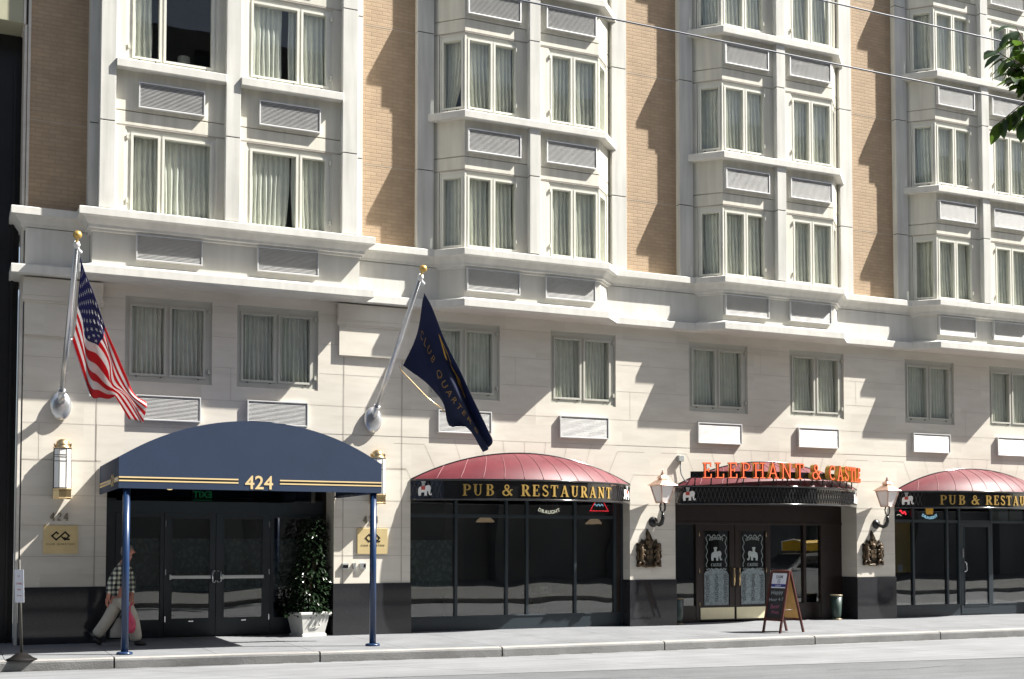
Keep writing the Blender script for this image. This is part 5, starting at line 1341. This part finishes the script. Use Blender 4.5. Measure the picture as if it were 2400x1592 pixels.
for i, (x, lab) in enumerate(((10.98,'left of two small warm lamps glowing inside the pub beside the doors'),(11.18,'right of two small warm lamps glowing inside the pub beside the doors'))):
    t = thing('pendant_lamp', lab, 'lamp', (x,1.2,2.05), 'warm lamps inside the pub')
    q = MB(); q.sphere((x,1.2,2.06), .022, 10); q.build('bulb', lampglow, t); q = MB(); q.tube([(x,1.2,2.08),(x,1.2,2.72)], .005, 5); q.lathe([(.02,.02),(.05,.0),(.052,.0)], (x,1.2,2.07), 12); q.build('cord', blackiron, t)

# ------------------------------------------------------------------ person walking behind the left canopy post
per = thing('person', 'person in plaid shirt and cream trousers striding behind the left canopy post', 'person', (-.1,-.8,SZ))
def skinned(name, chains, mat, parent, subs=2, root=0):
    """chains: lists of (x,y,z,r); vertices that coincide are merged so the surface is continuous"""
    vs = []; rs = []; es = []; idx = {}
    for ch in chains:
        prev = None
        for (x, y, z, r) in ch:
            k = (round(x,4), round(y,4), round(z,4))
            if k not in idx: idx[k] = len(vs); vs.append((x+.1, y+.8, z-SZ)); rs.append(r)
            if prev is not None and prev != idx[k]: es.append((prev, idx[k]))
            prev = idx[k]
    me = bpy.data.meshes.new(name); me.from_pydata(vs, es, []); me.materials.append(mat)
    ob = bpy.data.objects.new(name, me); COL.objects.link(ob); ob.parent = parent
    m_ = ob.modifiers.new('skin', 'SKIN'); m_.use_smooth_shade = True; m_.branch_smoothing = .4
    for i, v in enumerate(me.skin_vertices[0].data): v.radius = (rs[i], rs[i]) if not isinstance(rs[i], tuple) else rs[i]; v.use_root = (i == root)
    s_ = ob.modifiers.new('sub', 'SUBSURF'); s_.levels = subs; s_.render_levels = subs
    return ob
YR, YL = -.93, -.68        # near (right) and far (left) side
pel = (-.11,-.8,.78,.125); che = (-.085,-.8,1.13,.135); nk = (-.03,-.8,1.335,.052)
hand_r = [(-.325,YR-.03,.745,.030),(-.335,YR-.03,.70,.036)]
fing = []
for i, (dx, dy, ln) in enumerate(((-.018,-.015,.075),(-.006,-.006,.085),(.006,.004,.08),(.017,.014,.065))):
    b = (-.335+dx*.7, YR-.03+dy, .675); fing.append([hand_r[1], (*b,.011), (b[0]+.006,b[1],b[2]-ln*.55,.0095), (b[0]+.028,b[1],b[2]-ln*.9,.0085)])
thumb = [hand_r[0], (-.300,YR-.045,.725,.012), (-.290,YR-.05,.69,.011), (-.293,YR-.05,.665,.009)]
hand_l = [(.045,-.90,.74,.030),(.05,-.93,.70,.035)]
fing_l = []
for i, dx in enumerate((-.022,-.008,.007,.021)):
    b = (.05+dx, -.94, .675); fing_l.append([hand_l[1], (*b,.011), (b[0],b[1]-.012,b[2]-.035,.0095), (b[0],b[1]+.012,b[2]-.05,.0085)])
thumb_l = [hand_l[0], (.02,-.915,.715,.012), (.025,-.94,.685,.010)]
body = [[pel, (-.10,-.8,.95,.12), che, (-.055,-.8,1.26,.10), nk, (-.012,-.8,1.385,.062), (.0,-.8,1.45,.084), (-.008,-.8,1.51,.082), (-.012,-.8,1.555,.050)],
        [(.0,-.8,1.45,.084), (.085,-.8,1.455,.018), (.104,-.8,1.44,.012)],
        [(-.012,-.8,1.385,.062), (.062,-.8,1.385,.022)],
        [(-.055,-.8,1.26,.10), (-.13,YR,1.25,.06), (-.265,YR-.02,.99,.045)]+hand_r, thumb,
        [(-.055,-.8,1.26,.10), (-.05,YL,1.25,.06), (.08,YL-.03,1.0,.045)]+hand_l, thumb_l,
        [pel, (-.06,YR+.05,.72,.10), (.07,YR+.06,.42,.065), (.115,YR+.06,.09,.042)],
        [pel, (-.15,YL-.05,.72,.10), (-.27,YL-.06,.43,.065), (-.45,YL-.06,.15,.042)]]+fing+fing_l
bd = skinned('body', body, skin_m, per)
sh_ = [[(-.11,-.8,.72,(.135,.17)), (-.10,-.8,.88,(.135,.165)), (-.085,-.8,1.10,(.145,.175)), (-.06,-.8,1.25,(.12,.15)), (-.04,-.8,1.315,.075)],
       [(-.06,-.8,1.25,(.12,.15)), (-.135,YR-.015,1.235,.078), (-.205,YR-.02,1.11,.07), (-.272,YR-.025,.99,.062), (-.318,YR-.03,.80,.050)],
       [(-.06,-.8,1.25,(.12,.15)), (-.045,YL+.015,1.235,.078), (.08,YL-.02,1.0,.062), (.05,-.86,.80,.05)]]
skinned('shirt', sh_, plaid, per)
tr_ = [[(-.11,-.8,.80,(.135,.16)), (-.10,-.8,.72,(.14,.165)), (-.05,YR+.05,.66,.115), (.065,YR+.06,.42,.105), (.115,YR+.06,.16,.10), (.125,YR+.06,.05,.105)],
       [(-.10,-.8,.72,(.14,.165)), (-.16,YL-.05,.64,.115), (-.275,YL-.06,.42,.10), (-.41,YL-.06,.22,.095), (-.475,YL-.06,.14,.092)]]
skinned('trousers', tr_, trouser_m, per)
for nm, pts in (('shoe', [(.09,YR+.06,.03,.045),(.16,YR+.06,.025,.045),(.25,YR+.06,.012,.032),(.285,YR+.06,.01,.022)]), ('shoe', [(-.50,YL-.06,.115,.04),(-.45,YL-.06,.07,.045),(-.40,YL-.06,.03,.038),(-.375,YL-.06,.022,.026)])):
    skinned(nm, [pts], shoe_m, per)
e = MB()
for (cx, cz, r_x) in ((-.022,1.505,.092),): e.sphere((cx,-.8,cz), r_x, 16, sq=(1,.92,.84))
e.sphere((-.055,-.8,1.455), .075, 12, sq=(.9,1,.95))
for sg in (-1,1): e.sphere((-.02,-.8+sg*.083,1.45), .016, 8)
e.build('hair', hair_m, per)
e = MB()
for sg in (-1,1): e.sphere((.074,-.8+sg*.03,1.478), .009, 8)
e.build('eye', blackgloss, per)
pk = thing('carrier_bag', 'pink plastic carrier bag in the hand of the striding person', 'bag', (0,-.98,.35))
e = MB(); P = []
for j in range(13):
    t = j/12; z = .535-.34*t; w = (.02+.085*math.sin(min(1,t*1.15)*PI*.62))*(1 if t < .85 else 1-(t-.85)*2.2); row = []
    for i in range(17):
        a = 2*PI*i/16; row.append((-.005+w*math.cos(a)*(1+.08*math.sin(3*a+4*t)), -.985+w*.55*math.sin(a)*(1+.1*math.sin(5*a)), z))
    P.append(row)
e.grid(P); e.build('bag_body', bag_pink, pk); e = MB()
for dx in (-.012,.016): e.tube([(dx,-.985,.53),(dx*.6+.01,-.975,.60),(.045,-.955,.655)], .008, 5)
e.build('handle', bag_pink, pk)
wb = thing('carrier_bag', 'off-white bag hanging low behind the legs of the striding person', 'bag', (-.13,-.72,.2))
e = MB(); P = []
for j in range(11):
    t = j/10; z = .42-.30*t; w = .03+.115*min(1,t*1.6); row = []
    for i in range(17):
        a = 2*PI*i/16; row.append((-.12+w*math.cos(a)*(1+.05*math.sin(3*a+3*t)), -.76+w*.5*math.sin(a), z))
    P.append(row)
e.grid(P); e.add([P[-1][i] for i in range(16)], [tuple(range(16))]); e.build('bag_body', bag_white, wb); e = MB(); e.tube([(-.12,-.76,.42),(-.08,-.78,.55),(.04,-.93,.66)], .007, 5); e.build('handle', bag_white, wb)

# ------------------------------------------------------------------ overhead cables, tree, neighbours
for z, lab in ((9.0,'lower overhead cable crossing in front of the bay windows'),(9.96,'upper overhead cable crossing the top right of the photo')):
    e = MB(); e.tube([(-45,-6,z+.05)]+[(x,-6,z) for x in range(-10,40,10)]+[(60,-6,z+.05)], .0125, 6)
    o_ = e.build('overhead_cable', cablem, None, org=(6,-6,z)); tag(o_, lab, 'cable', 'overhead cables over the street')
TX, TY = 8.15, -14.0
tr = thing('street_tree', 'leafy tree whose drooping dark green branch enters at the upper right edge', 'tree', (TX+.5,TY,-.02))
r_ = random.Random(4); tk = MB(); lv = MB()
tk.tube([(TX+.5,TY,-.05),(TX+.45,TY,1.5),(TX+.5,TY+.05,3.0),(TX+.35,TY,4.2)], [.14,.115,.10,.08], 10)
cen = Vector((TX,TY,5.66)); tips = []
for k in range(40):
    if k < 16: a = PI+r_.uniform(-.8,.8); el = r_.uniform(-.35,.6)
    else: a = r_.uniform(0,2*PI); el = r_.uniform(-.4,1.2)
    d = Vector((math.cos(a)*math.cos(el), math.sin(a)*math.cos(el)*.8, math.sin(el))); L_ = r_.uniform(1.1,1.85)
    p0 = Vector((TX+.35+r_.uniform(-.1,.1), TY, r_.uniform(3.6,4.3)+.4*max(0,el))); p1 = cen+d*L_*.55+Vector((0,0,.15)); p2 = cen+d*L_
    tk.tube([p0,(p0+p1)/2+Vector((0,0,.12)),p1,p2], [.03,.022,.013,.005], 5); tips.append((p1,p2))
def sprig(p, d, n):
    for j in range(n):
        t = j/n; a = j*2.4
        side = d.cross(Vector((0,0,1))); side = side.normalized() if side.length > .01 else Vector((1,0,0))
        ld = d*.55+side*math.cos(a)*.8+Vector((0,0,-.45-.35*r_.random()))
        leafquad(lv, p+d*(.02+.30*t), ld, Vector((r_.uniform(-.4,.4), r_.uniform(-.4,.4), 1)), r_.uniform(.13,.19), r_.uniform(.055,.078), 0, .22, .28)
for p1, p2 in tips:
    for t in (.15,.35,.55,.75,.95,1.0):
        p = p1+(p2-p1)*t; d = (p2-p1).normalized()+Vector((r_.uniform(-.7,.7), r_.uniform(-.7,.7), r_.uniform(-.6,.3))); sprig(p, d.normalized(), 7)
# the branch that reaches into the picture
bp_ = [Vector((7.3,-14,4.75)), Vector((6.2,-14.05,5.0)), Vector((5.45,-14,5.12)), Vector((5.02,-14,5.24)), Vector((4.78,-14.0,5.33))]
tk.tube(bp_, [.03,.02,.012,.007,.004], 6)
for (dx, dz) in ((.16,.34),(.30,.10),(.10,-.05),(.18,-.30),(.26,-.12),(.42,.28),(.45,-.22),(.02,.10),(.22,.42),(.34,.45),(.30,-.34),(.06,.22),(.36,0),(.28,.2)):
    q0 = Vector((5.28,-14.0,5.16)); q1 = Vector((4.74+dx,-14+r_.uniform(-.15,.15),5.20+dz)); tk.tube([q0,(q0+q1)/2+Vector((0,0,.03)),q1], [.008,.005,.003], 5)
    for j in range(8):
        a = r_.uniform(-1,1); d_ = Vector((-.75+.5*r_.random(), r_.uniform(-.6,.6), -.55+.9*r_.random() if dz > -.1 else -1.0))
        leafquad(lv, q1+(q0-q1)*(j/11), d_, Vector((r_.uniform(-.4,.4), r_.uniform(-.7,.1), 1)), r_.uniform(.12,.18), r_.uniform(.075,.11), 0, .2, .3)
tk.build('trunk', bark, tr); lv.build('crown', leaf_t, tr, recalc=False)

nb = thing('neighbouring_building', 'black glass facade with a cream upper panel at the left edge of the photo', 'building', (-1.7,.5,0))
e = MB(); e.box(-14,-1.62,.55,1.0,-.3,9.93)
for x in (-1.72,-3.1,-4.5,-6,-8): e.box(x-.02,x+.02,.49,.56,-.02,9.4)
e.build('black_facade', neigh_dark, nb)
e = MB(); e.box(-14,-1.64,-.03,1.0,9.94,18); e.build('cream_panel', neigh_cream, nb, bevel=.01)
e = MB(); e.box(-1.638,-1.60,-.035,.3,9.94,18); e.box(-1.615,-1.575,.0,.3,-.02,9.94); e.build('edge_strip', stone_cap, nb)
ob_ = thing('opposite_building', 'plain concrete office block across the street, seen only in the window reflections', 'building', (10,-29,0))
hl = [(x, x+2.2, z, z+1.9) for x in range(-38,60,4) for z in (5.0,8.6,12.2,15.8,19.4)]
e = MB(); wall_holes(e, -40, 62, 3.9, 22, 0, hl, .3); e.xf(Matrix.Translation((0,-29,0)) @ Matrix.Scale(-1,4,(0,1,0)))
e.box(-40,62,-42,-29.31,-.2,22); e.build('office_wall', opp_wall, ob_)
e = MB(); e.box(-40,62,-29.28,-29.25,3.9,22); e.build('office_window', opp_glass, ob_)
e = MB()
for x in range(-40,63,6): e.box(x-.35,x+.35,-29.2,-28.6,-.02,3.9)
e.build('column', opp_wall, ob_)

# ------------------------------------------------------------------ car on the road to the right, mirrored in the pub window
CX, CY, CZ = 20.9, -8.2, -.166
car = thing('parked_car', 'white car with a yellow roof sign on the road, seen reflected in the pub window', 'car', (CX,CY,CZ))
def prof(x): return x
secs = [(-2.25,.30,.62,.70),(-2.15,.22,.74,.80),(-1.3,.20,.95,.88),(-.75,.20,1.02,.90),(.9,.20,1.05,.90),(1.9,.22,1.0,.86),(2.2,.30,.85,.78)]
b = MB(); P = []
for (x, z0, z1, hw) in secs:
    row = []
    for (u, v) in ((-.9,0),(-1,.25),(-1,.7),(-.93,.92),(-.75,1),(0,1.03),(.75,1),(.93,.92),(1,.7),(1,.25),(.9,0),(-.9,0)): row.append((CX+x, CY+u*hw, CZ+z0+(z1-z0)*v))
    P.append(row)
b.grid(P); b.add(P[0][:-1], [tuple(range(11))]); b.add(P[-1][:-1], [tuple(range(11))])
bd_ = b.build('car_body', car_white, car)
b = MB(); P = []
for (x, z, hw) in ((-1.15,.98,.80),(-.45,1.46,.66),(.0,1.50,.66),(1.1,1.48,.66),(1.75,1.02,.78)):
    P.append([(CX+x, CY-hw, CZ+z),(CX+x, CY-hw*.6, CZ+z+.03),(CX+x, CY+hw*.6, CZ+z+.03),(CX+x, CY+hw, CZ+z)])
b.grid(P)
for sg in (-1,1): b.add([(CX-1.15,CY+sg*.80,CZ+.98),(CX-.45,CY+sg*.66,CZ+1.46),(CX+.0,CY+sg*.66,CZ+1.50),(CX+1.1,CY+sg*.66,CZ+1.48),(CX+1.75,CY+sg*.78,CZ+1.02)], [(0,1,2,3,4)])
b.build('cabin', car_white, car)
b = MB(); b.add([(CX-1.12,CY-.70,CZ+1.03),(CX-1.12,CY+.70,CZ+1.03),(CX-.50,CY+.58,CZ+1.455),(CX-.50,CY-.58,CZ+1.455)], [(0,1,2,3)])
b.xf(Matrix.Translation((-.02,0,.02))); b.build('windscreen', car_glass, car)
for sg in (-1,1):
    b = MB(); b.prism([(CX-.85,CZ+1.06),(CX-.42,CZ+1.40),(CX+.15,CZ+1.42),(CX+.15,CZ+1.06)], 'y', CY+sg*.775, CY+sg*.745); b.prism([(CX+.22,CZ+1.06),(CX+.22,CZ+1.42),(CX+1.0,CZ+1.40),(CX+1.4,CZ+1.10)], 'y', CY+sg*.775, CY+sg*.745); b.build('side_window', car_glass, car)
    for x in (-1.4, 1.4):
        w_ = MB(); w_.lathe([(.2,-.10),(.31,-.09),(.33,0),(.31,.09),(.2,.10)], (0,0,0), 24); w_.xf(Matrix.Translation((CX+x, CY+sg*.78, CZ+.33)) @ Matrix.Rotation(rad(90),4,'X')); wl = w_.build('wheel', rubber, car)
        w_ = MB(); w_.lathe([(.19,-.105),(.2,0),(.19,.105)], (0,0,0), 20); w_.xf(Matrix.Translation((CX+x, CY+sg*.78, CZ+.33)) @ Matrix.Rotation(rad(90),4,'X')); w_.build('rim', alu, wl)
    b = MB(); b.sphere((CX-2.12, CY+sg*.60, CZ+.66), .12, 14, sq=(.6,1.4,.8)); b.build('headlight', headl, car)
b = MB(); b.box(CX-2.3,CX-2.2,CY-.42,CY+.42,CZ+.42,CZ+.60); b.build('front_grille', chrome, car, bevel=.01)
b = MB(); b.box(CX-2.32,CX-2.16,CY-.80,CY+.80,CZ+.24,CZ+.38); b.build('bumper', car_white, car, bevel=.03)
b = MB(); b.prism([(CY-.62,CZ+1.56),(CY+.62,CZ+1.56),(CY+.60,CZ+1.84),(CY,CZ+1.92),(CY-.60,CZ+1.84)], 'x', CX-.35, CX+.9); rs = b.build('roof_sign', car_yellow, car, bevel=.01)
b = MB(); b.tube([(CX-.355,CY-.61,CZ+1.58),(CX-.355,CY-.60,CZ+1.84),(CX-.355,CY,CZ+1.92),(CX-.355,CY+.60,CZ+1.84),(CX-.355,CY+.61,CZ+1.58)], .02, 6)
for sg in (-1,1): b.box(CX+.0,CX+.06,CY+sg*.4-.03,CY+sg*.4+.03,CZ+1.48,CZ+1.57); b.box(CX+.6,CX+.66,CY+sg*.4-.03,CY+sg*.4+.03,CZ+1.48,CZ+1.57)
b.build('sign_edge', white_paint, rs)

# ------------------------------------------------------------------ camera and daylight
cam = bpy.data.cameras.new('camera'); co = bpy.data.objects.new('camera', cam); COL.objects.link(co); sc.camera = co
f, cy, pitch, yaw, roll = 2891.2649, 1155.0659, .0433, .4281, .0004
fw = Vector((math.sin(yaw)*math.cos(pitch), math.cos(yaw)*math.cos(pitch), math.sin(pitch))); rt = Vector((math.cos(yaw), -math.sin(yaw), 0)); up = rt.cross(fw)
r2_ = rt*math.cos(roll)+up*math.sin(roll); u2_ = -rt*math.sin(roll)+up*math.cos(roll)
m = Matrix.Identity(4)
for i in range(3): m[i][0] = r2_[i]; m[i][1] = u2_[i]; m[i][2] = -fw[i]
m[0][3], m[1][3], m[2][3] = -2.5802, -21.005, 1.5492
co.matrix_world = m
cam.sensor_width = 36; cam.sensor_fit = 'HORIZONTAL'; cam.lens = f/2400*36; cam.shift_y = (cy-796)/2400; cam.clip_end = 1000
S_ = Vector((2.55,-1,3.1)).normalized()
su = bpy.data.lights.new('sun', 'SUN'); su.energy = 5; su.angle = rad(.5); su.color = (1,.965,.90)
so = bpy.data.objects.new('sun', su); COL.objects.link(so); so.rotation_mode = 'QUATERNION'; so.rotation_quaternion = S_.to_track_quat('Z','Y'); so.location = (30,-20,40)
wd = bpy.data.worlds.new('World'); sc.world = wd; wd.use_nodes = True; nt = wd.node_tree
sk = nt.nodes.new('ShaderNodeTexSky'); sk.sky_type = 'NISHITA'; sk.sun_disc = False; sk.sun_elevation = math.asin(S_.z); sk.sun_rotation = math.atan2(S_.x, S_.y); sk.air_density = 1; sk.dust_density = 2
bg = nt.nodes['Background']; bg.inputs[1].default_value = .052; hs = nt.nodes.new('ShaderNodeHueSaturation'); hs.inputs['Saturation'].default_value = .72; nt.links.new(sk.outputs[0], hs.inputs['Color']); nt.links.new(hs.outputs[0], bg.inputs[0])
vs_ = sc.view_settings; vs_.view_transform = 'Standard'; vs_.look = 'None'; vs_.exposure = 1.52; vs_.gamma = 1
sc.cycles.max_bounces = 10; sc.cycles.transparent_max_bounces = 16; sc.cycles.glossy_bounces = 4; sc.cycles.diffuse_bounces = 4
